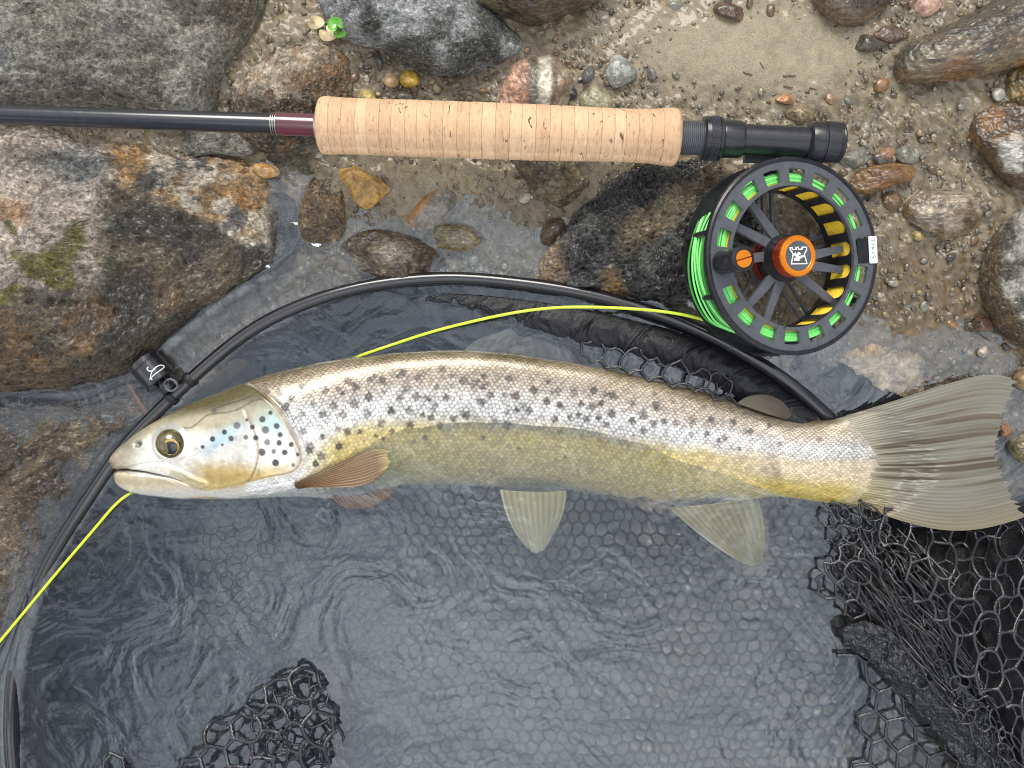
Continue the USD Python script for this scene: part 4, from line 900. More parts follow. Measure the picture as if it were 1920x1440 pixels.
for _ in range(140):       # faint deep spots under the scales
    a, b = rs.uniform(520, 1500), 0
    b = float(yT(a)) + (float(yB(a)) - float(yT(a))) * rs.uniform(0.12, 0.5)
    w = np.array(tree.query_ball_point([a, b], 9))
    m = smoothstep(8, 2, np.hypot(x_[w] - a, y_[w] - b)) * rs.uniform(0.12, 0.38)
    C[w] = mixc(C[w], (0.16, 0.12, 0.10), m)
base = W(X, Y, Z)
n3 = normals_of(base.reshape(-1, 3), grid_faces(len(xs), len(phi)))
if n3[:, 2].mean() < 0: n3 = -n3
fade = np.sin(np.clip(phi, 0, np.pi)) ** 0.5
top = base.reshape(-1, 3) + n3 * (rel * np.repeat(fade[None], len(xs), 0).ravel())[:, None]
top = top.reshape(len(xs), len(phi), 3)
# underside
phb = np.linspace(np.pi, 2 * np.pi, 40)[1:-1]
sb = np.cos(phb); Xb = np.repeat(xs[:, None], len(sb), 1); Sb = np.repeat(sb[None], len(xs), 0)
_, Zb = fish_z(Xb, Sb)
k_edge = S * (CAM - Zb) / CAM
und = np.stack([(Xb - 960) * k_edge, (720 - (mid - hw * Sb)) * k_edge, Zb], -1)
ring = np.concatenate([top, und], 1)
nring = ring.shape[1]
Cf = np.concatenate([C.reshape(len(xs), len(phi), 3), np.broadcast_to(np.array([0.5, 0.47, 0.38]), und.shape)], 1).reshape(-1, 3)
Mf = np.concatenate([np.stack([M, R, 0 * M], -1).reshape(len(xs), len(phi), 3), np.broadcast_to(np.array([0.2, 0.35, 0.0]), und.shape)], 1).reshape(-1, 3)
fv = ring.reshape(-1, 3); ff = grid_faces(len(xs), nring, False, True)
endc = np.vstack([fv, ring[-1].mean(0)]); e = (len(xs) - 1) * nring + np.arange(nring)
ff = np.vstack([ff, np.stack([e, np.roll(e, -1), np.full(nring, len(fv))], -1)])
fv = endc; Cf = np.vstack([Cf, [[.3, .3, .2]]]); Mf = np.vstack([Mf, [[.2, .35, 0]]])
if normals_of(fv, ff)[: nring * 200, 2].reshape(200, nring)[:, 100:200].mean() < 0: ff = ff[:, ::-1]
TROUT = thing('trout', 'spotted brown trout lying on its side across the landing net, head to the left', 'fish', W(900, 800, -0.03))
part('body', (fv, ff), 'trout_skin', TROUT, smooth=True, Cd=np.clip(Cf, 0.004, 0.9), Mt=np.clip(Mf, 0.0, 1.0))

def spheroid(px, py, z, rx, ry, rz, n=40):
    m = trimesh.creation.icosphere(subdivisions=4)
    return np.array(m.vertices) * np.array([rx, ry, rz]) * S * (1 if n else 1) + W(px, py, z), np.array(m.faces)
ez = float(fish_top(319, 832))
EYE = part('eye', spheroid(319, 831, ez - 0.0052, 27, 26, 20), 'eye_ball', TROUT, smooth=True)
def disc_on(px, py, zc, r0, r1, rz, n=64, m=8, dx=0, dy=0, R=26):
    """Annulus lying on the eyeball (sphere radius R px about px,py)."""
    rr = np.linspace(r0, r1, m); th = np.linspace(0, 2 * np.pi, n, endpoint=False)
    x = dx + rr[:, None] * np.cos(th); y = dy + rr[:, None] * np.sin(th)
    hz = np.sqrt(np.clip(1 - (x * x + y * y) / (R + 1.0) ** 2, 0, 1)) * 20 * S
    t = W(px + x, py + y, zc + hz + rz)
    b = W(px + x[::-1], py + y[::-1], zc + hz[::-1] - 0.0006)
    v = np.concatenate([t, b], 0).reshape(-1, 3)
    f = grid_faces(2 * m, n, True, True)
    return v, f
part('iris', disc_on(319, 831, ez - 0.0052, 12.5, 17.5, 0.0003, dx=1, dy=9), 'eye_gold', EYE, smooth=True)
part('pupil', disc_on(319, 831, ez - 0.0052, 0.2, 13.5, 0.0002, dx=1, dy=9), 'eye_black', EYE, smooth=True)

def curve(pts, n):
    return spline(pts, n) if len(pts) > 2 else np.linspace(pts[0], pts[1], n)
def coons(base, tip, left, right, n, m):
    """Patch between base (left->right), tip (left->right), left (base->tip), right (base->tip) in pixels."""
    b, t, l, r = curve(base, n), curve(tip, n), curve(left, m), curve(right, m)
    u = np.linspace(0, 1, n)[None, :, None]; v = np.linspace(0, 1, m)[:, None, None]
    ruled = (1 - v) * b[None] + v * t[None]
    return ruled + (1 - u) ** 3 * (l[:, None] - ruled[:, :1]) + u ** 3 * (r[:, None] - ruled[:, -1:])
def fin(name, base, tip, left, right, zf, colour, rays, n=110, m=60, ray_h=0.22e-3, alpha=0.0, thick=0.35e-3, seed=1, parent=TROUT, label=None):
    A = np.asarray
    P = coons(A(base, float), A(tip, float), A(left, float), A(right, float), n, m)
    u = np.repeat(np.linspace(0, 1, n)[None], m, 0); v = np.repeat(np.linspace(0, 1, m)[:, None], n, 1)
    wob = (N2(u * 6 * 40, v * 60, 40, seed) - .5)
    ph = (u * rays + wob * 0.12)
    fork = smoothstep(0.35, 0.75, v)                        # rays fork towards the margin
    ridge = (1 - fork) * np.abs(np.cos(np.pi * ph)) ** 1.5 + fork * (0.35 + 0.65 * np.abs(np.cos(2 * np.pi * ph)) ** 1.5) * (0.55 + 0.45 * np.abs(np.cos(np.pi * ph)))
    z = zf(u, v, P[..., 0], P[..., 1]) + ridge * ray_h * (1 - 0.55 * v)
    jag = (noise(np.stack([u * rays * 1.5, 0 * u, 0 * u + seed], -1), seed) - .5) * 0.05 * smoothstep(0.6, 1.0, v)
    Pc = P[0][None] + (P - P[0][None]) * (1 - jag)[..., None]
    tp = W(Pc[..., 0], Pc[..., 1], z); bt = W(Pc[..., 0], Pc[..., 1], z - thick * (1.4 - v))
    col, mt = colour(u, v, ridge, ph), None
    if not isinstance(col, tuple): col = (col, alpha * smoothstep(0.0, 0.8, v) * (1 - 0.6 * ridge))
    v_ = np.concatenate([tp.reshape(-1, 3), bt.reshape(-1, 3)]); f = grid_faces(m, n); N = m * n
    rim = np.r_[np.arange(n), np.arange(1, m) * n + n - 1, (m - 1) * n + np.arange(n - 2, -1, -1), np.arange(m - 2, 0, -1) * n]
    r2 = np.roll(rim, -1)
    side = np.vstack([np.stack([rim, r2, r2 + N], -1), np.stack([rim, r2 + N, rim + N], -1)])
    F = np.vstack([f, f[:, ::-1] + N, side])
    if normals_of(tp.reshape(-1, 3), f)[:, 2].mean() < 0: F = F[:, ::-1]
    cc = np.tile(np.clip(col[0], 0.004, 0.9).reshape(-1, 3), (2, 1)); mm = np.tile(np.stack([col[1]] * 3, -1).reshape(-1, 3), (2, 1))
    return part(name, (v_, F), 'fin_membrane', parent, smooth=True, Cd=cc, Mt=np.clip(mm, 0, 1), label=label)

def tail_z(x, y):
    """The fin grows out of the tapering root of the tail: under the scales first, over them further back."""
    dv = x - (1672 - 78 * ((y - 866) / 86) ** 2) + (N2(x * .35, y * 3, 26, 88) - .5) * 50
    body = fish_top(np.minimum(x, 1691), y) - 0.0011 + 0.0019 * smoothstep(-70, 20, dv)
    w = smoothstep(0, 110, dv)
    return body * (1 - w) + 0.0118 * w
def tail_col(u, v, rd, ph):
    n = N2(u * 420, v * 70, 26, 81); st = N2(u * 1000, v * 16, 36, 82, 2)
    C = mixc((0.165, 0.155, 0.108), (0.285, 0.275, 0.225), n)
    C = mixc(C, mixc((0.36, 0.335, 0.245), (0.40, 0.34, 0.15), smoothstep(.55, .9, u)), smoothstep(0.34, 0.10, v + (st - .5) * .2) * 0.9)
    C = mixc(C, (0.26, 0.20, 0.11), smoothstep(0.8, 1.0, u) * 0.5)
    streak = smoothstep(0.50, 0.60, st) * smoothstep(0.05, 0.2, v) * smoothstep(0.30, 0.42, u) * smoothstep(0.80, 0.68, u)
    C = mixc(C, (0.085, 0.058, 0.028), streak * 0.9)
    C = mixc(C, (0.11, 0.07, 0.04), smoothstep(0.60, 0.68, st) * smoothstep(0.3, 0.5, v) * (u < .3) * 0.8)
    C = C * (0.72 + 0.38 * rd)[..., None]
    return C, np.zeros_like(u) + 0.22 * smoothstep(.25, 1, v) * (1 - 0.7 * rd)
fin('tail_fin', [(1556, 789), (1590, 812), (1612, 850), (1606, 900), (1566, 944)], [(1902, 708), (1884, 770), (1868, 830), (1876, 880), (1918, 970)],
    [(1556, 789), (1640, 763), (1700, 744), (1800, 713), (1860, 702), (1902, 708)], [(1566, 944), (1630, 956), (1670, 970), (1720, 985), (1800, 995), (1870, 985), (1918, 970)],
    lambda u, v, x, y: tail_z(x, y) + 0.002 * v + 0.0022 * np.sin(u * 5 + 1) * v + (N2(u * 300, v * 100, 60, 83) - .5) * 0.004 * v - 0.004 * smoothstep(.7, 1, u) * v, tail_col, 40, n=300, m=110, ray_h=0.20e-3, seed=3)
def pec_col(u, v, rd, ph):
    C = mixc((0.15, 0.08, 0.032), (0.30, 0.175, 0.08), N2(u * 200, v * 90, 30, 84))
    C = mixc(C, (0.50, 0.40, 0.16), smoothstep(0.85, 1.0, v) * 0.8)
    C = mixc(C, (0.33, 0.25, 0.13), smoothstep(.35, .0, u) * .5)
    return C * (0.45 + 0.65 * rd)[..., None], 0.22 * smoothstep(.5, 1, v) * (1 - rd)
fin('pectoral_fin', [(552, 906), (553, 912), (560, 917)], [(724, 842), (731, 858), (722, 880)], [(552, 906), (600, 884), (660, 856), (706, 840), (724, 842)], [(560, 917), (640, 914), (696, 903), (722, 880)],
    lambda u, v, x, y: np.maximum(fish_top(x, y), -0.001) + 0.0012 + 0.003 * np.sin(v * 2.6) * (0.4 + 0.6 * u), pec_col, 11, ray_h=0.4e-3, seed=4, label='orange brown pectoral fin lying on the flank')
fin('pectoral_fin', [(622, 928), (660, 930), (710, 918)], [(640, 950), (690, 951), (738, 924)], [(622, 928), (630, 942), (640, 950)], [(710, 918), (728, 918), (738, 924)],
    lambda u, v, x, y: -0.0022 - 0.0012 * v, lambda u, v, rd, ph: (mixc((0.09, 0.042, 0.014), (0.20, 0.105, 0.035), rd), np.zeros_like(u)), 12, n=60, m=24, seed=5, label='dark brown pectoral fin showing below the belly')
def pel_col(u, v, rd, ph):
    C = mixc((0.46, 0.40, 0.19), (0.42, 0.39, 0.26), v)
    C = mixc(C, (0.66, 0.62, 0.50), smoothstep(0.06, 0.0, u))
    return C * (0.75 + 0.35 * rd)[..., None], 0.12 * smoothstep(0.3, 1, u) * np.ones_like(v)
fin('pelvic_fin', [(938, 918), (1000, 922), (1062, 920)], [(984, 1024), (1008, 1036), (1030, 1014)], [(938, 918), (958, 984), (984, 1024)], [(1062, 920), (1054, 968), (1030, 1014)],
    lambda u, v, x, y: -0.013 - 0.003 * v + 0.002 * np.sin(u * 4), pel_col, 10, seed=6)
def anal_col(u, v, rd, ph):
    C = mixc((0.42, 0.35, 0.15), (0.30, 0.26, 0.16), N2(u * 200, v * 90, 40, 85))
    C = mixc(C, (0.62, 0.62, 0.58), smoothstep(0.10, 0.0, u) * smoothstep(.2, .5, v))
    return C * (0.75 + 0.35 * rd)[..., None], 0.10 * smoothstep(0.5, 1, v) * np.ones_like(v)
fin('anal_fin', [(1253, 952), (1330, 945), (1420, 932)], [(1392, 1056), (1410, 1060), (1428, 1056)], [(1253, 952), (1292, 986), (1330, 1016), (1392, 1056)], [(1420, 932), (1432, 985), (1428, 1056)],
    lambda u, v, x, y: -0.011 - 0.004 * v + 0.0035 * np.sin(u * 5 + v * 2), anal_col, 12, seed=7)
def dor_col(u, v, rd, ph):
    C = mixc((0.055, 0.05, 0.038), (0.13, 0.125, 0.105), N2(u * 160, v * 90, 36, 86))
    C = mixc(C, (0.05, 0.042, 0.03), smoothstep(0.45, 0.62, u + (N2(u * 120, v * 70, 30, 87) - .5) * .3))
    return C * (0.75 + 0.35 * rd)[..., None], np.zeros_like(u) + 0.12
fin('dorsal_fin', [(866, 662), (960, 668), (1096, 692)], [(924, 627), (985, 612), (1046, 618)], [(866, 662), (896, 636), (924, 627)], [(1096, 692), (1072, 660), (1046, 618)],
    lambda u, v, x, y: -0.0035 - 0.0015 * v + 0.0012 * np.sin(u * 6), dor_col, 12, seed=8)
fin('adipose_fin', [(1382, 756), (1420, 770), (1472, 786)], [(1412, 741), (1444, 742), (1484, 772)], [(1382, 756), (1396, 746), (1412, 741)], [(1472, 786), (1482, 782), (1484, 772)],
    lambda u, v, x, y: 0.0085 + 0.0025 * v, lambda u, v, rd, ph: (mixc((0.15, 0.125, 0.08), (0.075, 0.042, 0.028), smoothstep(.15, .8, u * .5 + v * .5 + (N2(u * 90, v * 60, 20, 91) - .5) * .5)), np.zeros_like(u)), 3, n=50, m=24, ray_h=0.12e-3, thick=0.5e-3, seed=9)
# ---------------------------------------------------------------- landing net
HOOP = [(60, 1600, -0.004), (24, 1440, 0.0008), (20, 1330, 0.0012), (30, 1235, -0.0035), (66, 1110, -0.003), (118, 1008, 0.0006), (178, 916, 0.0012), (238, 832, 0.0008), (300, 767, 0.001), (340, 728, 0.0018), (400, 674, 0.002), (480, 614, 0.002), (560, 574, 0.0022), (640, 547, 0.0026), (740, 528, 0.0035), (850, 521, 0.0042), (960, 529, 0.0048), (1080, 547, 0.0055), (1200, 578, 0.0062), (1300, 614, 0.0068), (1380, 654, 0.007), (1450, 697, 0.0066), (1510, 742, 0.0045), (1570, 796, -0.001), (1640, 850, -0.008), (1740, 940, -0.012), (1850, 1080, -0.010), (1940, 1260, -0.006), (1980, 1440, -0.004), (1960, 1640, -0.004), (1800, 1850, -0.004), (1500, 2010, -0.004), (1000, 2080, -0.004), (500, 2020, -0.004), (200, 1850, -0.004)]
hp = spline(HOOP, 700, True)
NET = thing('landing_net', 'black rubber mesh landing net with round hoop, mostly under water beneath the trout', 'landing net', W(950, 1100, -0.03))
hoop_w = W(hp[:, 0], hp[:, 1], hp[:, 2])
part('hoop', sweep(hoop_w, 0.0034, 18, closed=True), 'hoop_gloss', NET, smooth=True)
# bindings on the hoop beside the clip
for (x0, y0, x1, y1) in [(318, 750, 326, 741), (352, 716, 362, 707)]:
    p = np.linspace(W(x0, y0, 0.0016), W(x1, y1, 0.0018), 8)
    part('hoop_binding', sweep(p, 0.0040 + 0.0003 * np.sin(np.linspace(0, np.pi, 8)), 18), 'net_fabric', NET, smooth=40)
# fabric sleeve hanging inside the hoop
i0 = np.argmin(np.hypot(hp[:, 0] - 762, hp[:, 1] - 526)); i1 = np.argmin(np.hypot(hp[:, 0] - 1545, hp[:, 1] - 772))
sl = hp[i0:i1 + 1]; sl = np.stack([np.interp(np.linspace(0, 1, 420), np.linspace(0, 1, len(sl)), sl[:, k]) for k in range(3)], -1)
tg = np.gradient(sl[:, :2], axis=0); tg /= np.linalg.norm(tg, axis=1, keepdims=True); inn = np.stack([-tg[:, 1], tg[:, 0]], -1)
a = np.linspace(0, 1, 420); b = np.linspace(0, 1, 46)
width = 20 + 52 * smoothstep(0.0, 0.4, a)
start = 30 - 16 * smoothstep(0.35, 0.8, a)
wr = (fbm(np.stack([a * 42, 0 * a, 0 * a], -1), 3, 5) - .5)
PX = sl[:, None, :2] + inn[:, None] * (start[:, None] + width[:, None] * b[None] * (1 + 0.22 * wr[:, None]))[..., None]
PX = PX + tg[:, None] * (10 * np.sin(b * 3 + a[:, None] * 50))[..., None]
zz = 0.0005 + 0.0062 * smoothstep(0.05, 0.75, a)[:, None] * np.sin(np.pi * np.clip(b * 0.85 + .12, 0, 1))[None] - 0.0042 * b[None] ** 3
fold = (np.abs(fbm(np.stack([a[:, None] * 46 + 1.2 * np.sin(b * 3)[None], b[None] * 1.6 + 0 * a[:, None], 0 * a[:, None] * b[None]], -1), 3, 15) - .5) * 2)
zz = zz + (0.5 - fold) * 0.0032 * (np.sin(np.pi * b) ** .6)[None] - 0.0012 * (1 - smoothstep(0.0, 0.2, a))[:, None]
sv_ = W(PX[..., 0], PX[..., 1], zz).reshape(-1, 3); sf_ = grid_faces(420, 46)
if normals_of(sv_, sf_)[:, 2].mean() < 0: sf_ = sf_[:, ::-1]
part('sleeve', (sv_, sf_), 'net_fabric', NET, smooth=True)
part('sleeve_piping', sweep(W(PX[:, -1, 0], PX[:, -1, 1], zz[:, -1] + 0.0005), 0.0009, 8), 'net_fabric', NET, smooth=True)

def honeycomb(nx, ny):
    """Edges of a honeycomb of unit pitch: arrays A, B of lattice points."""
    E = []
    h = 1 / math.sqrt(3)
    for j in range(ny):
        for i in range(nx):
            cx = i + 0.5 * (j % 2); cy = j * 1.5 * h
            c = [(cx, cy + h), (cx + .5, cy + h / 2), (cx + .5, cy - h / 2), (cx, cy - h), (cx - .5, cy - h / 2), (cx - .5, cy + h / 2)]
            for k in ((0, 1), (1, 2), (2, 3)):
                E.append((c[k[0]], c[k[1]]))
            if i == 0: E += [(c[3], c[4]), (c[4], c[5]), (c[5], c[0])]
            elif j == 0: E += [(c[3], c[4])]
    E = np.round(np.array(E), 6)
    return E[:, 0], E[:, 1]
def netting(name, corner, ax, ay, pitch, mapz, keep, r, warp=4.0, wscale=80.0, seed=1, sub=2, sides=5, sag=0.0, mat_='net_rubber', drop=0.0, squash=1.0, label=None, round_=0.0):
    """Net laid over an oblique frame of pixels: corner + u*ax + v*ay (unit vectors), mapz(px,py)->(px,py,z)."""
    ax, ay = np.asarray(ax, float), np.asarray(ay, float)
    nx = int(np.linalg.norm(ax) / pitch) + 1; ny = int(np.linalg.norm(ay) / (pitch * squash * 0.866)) + 1
    A, B = honeycomb(nx, ny)
    def place(q):
        p = np.asarray(corner, float) + q[:, :1] * pitch * ax / np.linalg.norm(ax) + q[:, 1:] * pitch * squash * ay / np.linalg.norm(ay)
        wv = np.stack([N2(p[:, 0], p[:, 1], wscale, seed, 3) - .5, N2(p[:, 0], p[:, 1], wscale, seed + 1, 3) - .5], -1) * 2 * warp
        jit = np.stack([noise(np.c_[q * 7.3, 0 * q[:, :1]], seed + 2) - .5, noise(np.c_[q * 7.3, 0 * q[:, :1] + 5], seed + 3) - .5], -1) * pitch * 0.22
        return p + wv + jit
    pa, pb = place(A), place(B)
    ok = keep((pa + pb) / 2)
    if drop: ok &= np.random.default_rng(seed).random(len(ok)) > drop
    key = lambda q: np.round(q * 1000).astype(np.int64) @ np.array([1, 1000003])
    ka, kb = key(A), key(B)
    for _ in range(6):                      # no loose ends: trim cords that end in the air
        u_, cnt = np.unique(np.r_[ka[ok], kb[ok]], return_counts=True)
        lone = u_[cnt == 1]
        ok &= ~(np.isin(ka, lone) | np.isin(kb, lone))
    pa, pb = pa[ok], pb[ok]
    ts = np.linspace(0, 1, sub + 1)
    side = np.stack([-(pb - pa)[:, 1], (pb - pa)[:, 0]], -1)
    bend = (np.random.default_rng(seed + 9).random(len(pa)) - .5)[:, None] * 0.35
    P = []
    for t in ts:
        p = pa * (1 - t) + pb * t + side * bend * 4 * t * (1 - t) * (1 if sag else 0.35)
        X3 = mapz(p[:, 0], p[:, 1]); P.append(W(*X3))
    AA = np.concatenate(P[:-1]); BB = np.concatenate(P[1:])
    thick = np.concatenate([np.full(len(pa), r * (1.25 if k in (0,) else 1.0)) for k in range(sub)])
    thb = np.concatenate([np.full(len(pa), r * (1.25 if k == sub - 1 else 1.0)) for k in range(sub)])
    v, f = strands(AA, BB, thick, thb, sides)
    return part(name, (v, f), mat_, NET, smooth=True, kind='stuff', label=label)

def fold_z(x, y, seed, s=120, amp=0.006):
    return (N2(x, y, s, seed, 3) - .5) * 2 * amp
hoop_in = Polygon(hp[:, :2]).buffer(-14)
hin = np.array(hoop_in.exterior.coords)[::6]
FISH = np.vstack([BACK, BELLY[::-1]])
bag_lo = lambda p: inside(p, hin) & (p[:, 1] > 870) & (p[:, 1] < 1700) & (p[:, 0] < 1640)
UNDER = Polygon(FISH).union(Polygon([(930, 900), (1070, 900), (1040, 1040), (980, 1045)])).union(Polygon([(1240, 930), (1440, 920), (1445, 1070), (1380, 1070)])).union(Polygon([(610, 900), (750, 900), (740, 960), (640, 960)]))
UNDER = np.array(UNDER.buffer(10).exterior.simplify(2).coords)
def under(x, y, z):
    """The bag sags beneath the fish and its fins."""
    d = sdist(np.stack([np.ravel(x), np.ravel(y)], -1), UNDER).reshape(np.shape(x))
    return np.minimum(z, np.where(d < 45, -0.019 - 0.024 * smoothstep(0, -40, d), 0) * smoothstep(60, 20, d))
def z_bag(x, y):
    d = smoothstep(900, 1100, y) * smoothstep(60, 330, x)
    z = -0.006 - 0.018 * d + 0.008 * smoothstep(1080, 1260, x) + fold_z(x, y, 101, 130, 0.0075)
    return x, y, under(x, y, np.minimum(z, -0.0025))
netting('netting', (90, 840), (1, 0) * np.array([1580, 1580]), np.array([0.02, 1]) * 800, 23, z_bag, lambda p: bag_lo(p) & ~((p[:, 0] < 520) & (p[:, 1] < 1200) & (N2(p[:, 0], p[:, 1], 90, 7) > .45)), 0.00068, warp=36, wscale=150, seed=21, squash=1.0, mat_='sunken_cord', label='submerged floor of the net bag')
def z_bag2(x, y):
    return x, y, under(x, y, np.minimum(-0.004 - 0.010 * smoothstep(880, 1100, y) + fold_z(x, y, 131, 90, 0.007), -0.0012))
netting('netting', (60, 860), np.array([1, 0.25]) * 1250, np.array([-0.35, 1]) * 760, 30, z_bag2, lambda p: inside(p, hin) & (((p[:, 0] < 700) & (p[:, 1] > 930)) | (p[:, 1] < 1090)) & (p[:, 1] > 910) & (p[:, 0] < 1560) & (N2(p[:, 0], p[:, 1], 130, 17) > .36), 0.00035, warp=34, wscale=120, seed=33, sub=3, sag=1, mat_='sunken_cord', label='slack submerged layer of the net bag')
def z_bag3(x, y):
    return x, y, under(x, y, -0.026 + fold_z(x, y, 151, 140, 0.005))
netting('netting', (150, 900), np.array([1, -0.12]) * 1450, np.array([0.14, 1]) * 620, 27, z_bag3, lambda p: bag_lo(p) & (p[:, 1] > 930) & (p[:, 0] < 760), 0.0006, warp=30, wscale=160, seed=45, mat_='sunken_cord', label='lower submerged layer of the net bag')
# seams of the submerged bag
for pts, zc in [([(1520, 1150), (1470, 1200), (1420, 1265), (1380, 1330), (1352, 1370)], -0.011), ([(1090, 1360), (1200, 1352), (1340, 1362), (1440, 1345)], -0.013)]:
    pp = spline(pts, 50); part('seam', sweep(W(pp[:, 0], pp[:, 1], zc + fold_z(pp[:, 0], pp[:, 1], 9, 60, .001)), 0.0009, 7), 'sunken_cord', NET, smooth=True)
# net between hoop and back of the fish
strip = [(1040, 640), (1120, 622), (1220, 640), (1330, 682), (1420, 730), (1500, 775), (1600, 792), (1640, 800), (1560, 812), (1470, 800), (1380, 772), (1250, 745), (1130, 705), (1050, 690)]
netting('netting', (1010, 560), np.array([1, 0.26]) * 700, np.array([-0.26, 1]) * 330, 41, lambda x, y: (x, y, 0.0012 + 0.0045 * smoothstep(1080, 1350, x) + fold_z(x, y, 161, 45, 0.0022)), lambda p: inside(p, strip), 0.00062, warp=12, wscale=50, seed=57, sub=3, sides=6, sag=1, label='loose strands between hoop and the back of the trout')
netting('netting', (1000, 570), np.array([1, 0.3]) * 720, np.array([-0.4, 1]) * 330, 30, lambda x, y: (x, y, -0.0015 + 0.0035 * smoothstep(1180, 1400, x) + fold_z(x, y, 171, 40, 0.002)), lambda p: inside(p, strip) & (p[:, 0] > 1090), 0.0005, warp=16, wscale=40, seed=63, sub=2, sag=1, label='under layer of strands behind the back of the trout')

# heap of netting at the right
def heap(x, y):
    ridge = np.exp(-(((x - 1780) * 0.80 - (y - 1180) * 0.46) / 95.0) ** 2)
    z = 0.001 + 0.022 * smoothstep(1560, 1830, x + (y - 1150) * -0.15) * smoothstep(975, 1090, y) + 0.006 * ridge
    return z + fold_z(x, y, 181, 60, 0.004)
HEAP = [(1500, 940), (1620, 935), (1700, 945), (1800, 950), (1890, 930), (2060, 860), (2140, 1440), (2080, 1640), (1930, 1600), (1860, 1440), (1800, 1360), (1700, 1250), (1600, 1180), (1540, 1170), (1515, 1080), (1545, 1030), (1505, 985)]
HEAP_R = [(1640, 935), (1700, 945), (1800, 950), (1890, 930), (2060, 860), (2140, 1440), (2080, 1640), (1990, 1600), (1930, 1440), (1850, 1330), (1780, 1230), (1700, 1110), (1660, 1040)]
# crumpled black fabric of the bag's collar under the strands
gxh, gyh = np.meshgrid(np.linspace(1640, 2160, 130), np.linspace(850, 1660, 170), indexing='ij')
cr = np.abs(fbm(np.stack([(gxh + gyh * .5) / 70, (gyh * .8 - gxh) / 120, 0 * gxh], -1), 4, 66) - .5) * 2
zf_ = heap(gxh, gyh) - 0.010 + (0.45 - cr) * 0.010
lim = sdist(np.stack([gxh.ravel(), gyh.ravel()], -1), HEAP_R).reshape(gxh.shape)
zf_ = np.maximum(zf_, 0.0012 * smoothstep(1120, 1060, gyh) - 0.02 * smoothstep(1060, 1120, gyh))
zf_ = zf_ - 0.035 * smoothstep(-25, 20, lim)
cv, cf = W(gxh, gyh, zf_).reshape(-1, 3), grid_faces(130, 170)
cf = cf[np.all(lim.ravel()[cf] < 12, axis=1)]
if normals_of(cv, cf)[:, 2].sum() < 0: cf = cf[:, ::-1]
part('collar', (cv, cf), 'dark_fabric', NET, smooth=True)
netting('netting', (1560, 780), np.array([0.88, 0.48]) * 900, np.array([-0.25, 0.97]) * 900, 47, lambda x, y: (x, y, heap(x, y) - 0.002 + fold_z(x, y, 187, 60, 0.003)), lambda p: inside(p, HEAP_R), 0.0006, warp=22, wscale=60, seed=75, sub=3, sides=6, sag=1, squash=1.1, label='second layer of large cells in the heaped net')
br_ = np.random.default_rng(31); bl = []
for k in range(75):
    x0, y0 = br_.uniform(1560, 1720), br_.uniform(990, 1180); L = br_.uniform(90, 300); t0 = br_.uniform(0.75, 1.15)
    tt = np.linspace(0, 1, 16); x = x0 + tt * L * math.cos(t0) + 9 * (fbm(np.c_[tt * 3, 0 * tt + k, 0 * tt], 2, k) - .5) * 3; y = y0 + tt * L * math.sin(t0)
    if not inside(np.c_[x[[0, 8, 15]], y[[0, 8, 15]]], HEAP).all(): continue
    bl.append(sweep(W(x, y, heap(x, y) + br_.uniform(-.003, .0035) + fold_z(x, y, k, 40, .002)), br_.uniform(.00035, .0006), 6))
part('gathered_cord', trimesh.util.concatenate(bl), 'net_rubber', NET, smooth=True, kind='stuff')
# black rim panel of the bag, sewn along the inside of the hoop and sagging under water
ia = np.argmin(np.hypot(hp[:, 0] - 60, hp[:, 1] - 1600)); ib = np.argmin(np.hypot(hp[:, 0] - 1640, hp[:, 1] - 850))
rim_ = hp[np.arange(min(ia, ib), max(ia, ib) + 1)]
rt = np.gradient(rim_[:, :2], axis=0); rt /= np.linalg.norm(rt, axis=1, keepdims=True); rn = np.stack([-rt[:, 1], rt[:, 0]], -1)
qv = np.linspace(0, 1, 30)
wdt = 150 + 130 * smoothstep(250, 420, rim_[:, 0]) * smoothstep(1500, 1300, rim_[:, 0]) * (rim_[:, 1] < 800) + 60 * (N2(np.arange(len(rim_)) * 4.0, 0.0 * np.arange(len(rim_)), 90, 8) - .5)
RP = rim_[:, None, :2] + rn[:, None] * (6 + wdt[:, None] * qv[None])[..., None]
rz = under(RP[..., 0], RP[..., 1], np.minimum(rim_[:, 2:3] - 0.0028 - 0.008 * qv[None] ** 0.7 + fold_z(RP[..., 0], RP[..., 1], 215, 40, 0.0022), -0.0016))
rv_, rf_ = W(RP[..., 0], RP[..., 1], rz).reshape(-1, 3), grid_faces(len(rim_), 30)
if normals_of(rv_, rf_)[:, 2].sum() < 0: rf_ = rf_[:, ::-1]
part('rim_panel', (rv_, rf_), 'dark_fabric', NET, smooth=True)
flap = Polygon([(1478, 664), (1540, 668), (1600, 690), (1640, 716), (1700, 752), (1640, 772), (1560, 790), (1510, 735)])
fx, fy = np.meshgrid(np.linspace(1470, 1710, 70), np.linspace(655, 800, 50), indexing='ij')
fz = -0.0035 + fold_z(fx, fy, 219, 26, 0.004); fvv, fff = W(fx, fy, fz).reshape(-1, 3), grid_faces(70, 50)
fin_ = inside(np.c_[fx.ravel(), fy.ravel()], spline(np.array(flap.exterior.coords)[:-1], 90, True)); fff = fff[fin_[fff].all(1)]
if normals_of(fvv, fff)[:, 2].sum() < 0: fff = fff[:, ::-1]
part('rim_flap', (fvv, fff), 'dark_fabric', NET, smooth=True)
diag = np.array([0.62, 0.78])
netting('netting', (1590, 780), np.array([0.80, 0.60]) * 950, np.array([-0.35, 0.94]) * 900, 54, lambda x, y: (x, y, heap(x, y) + 0.004), lambda p: inside(p, HEAP_R), 0.00085, warp=14, wscale=70, seed=71, sub=4, sides=6, sag=1, squash=1.25, label='top layer of large cells in the heaped net')
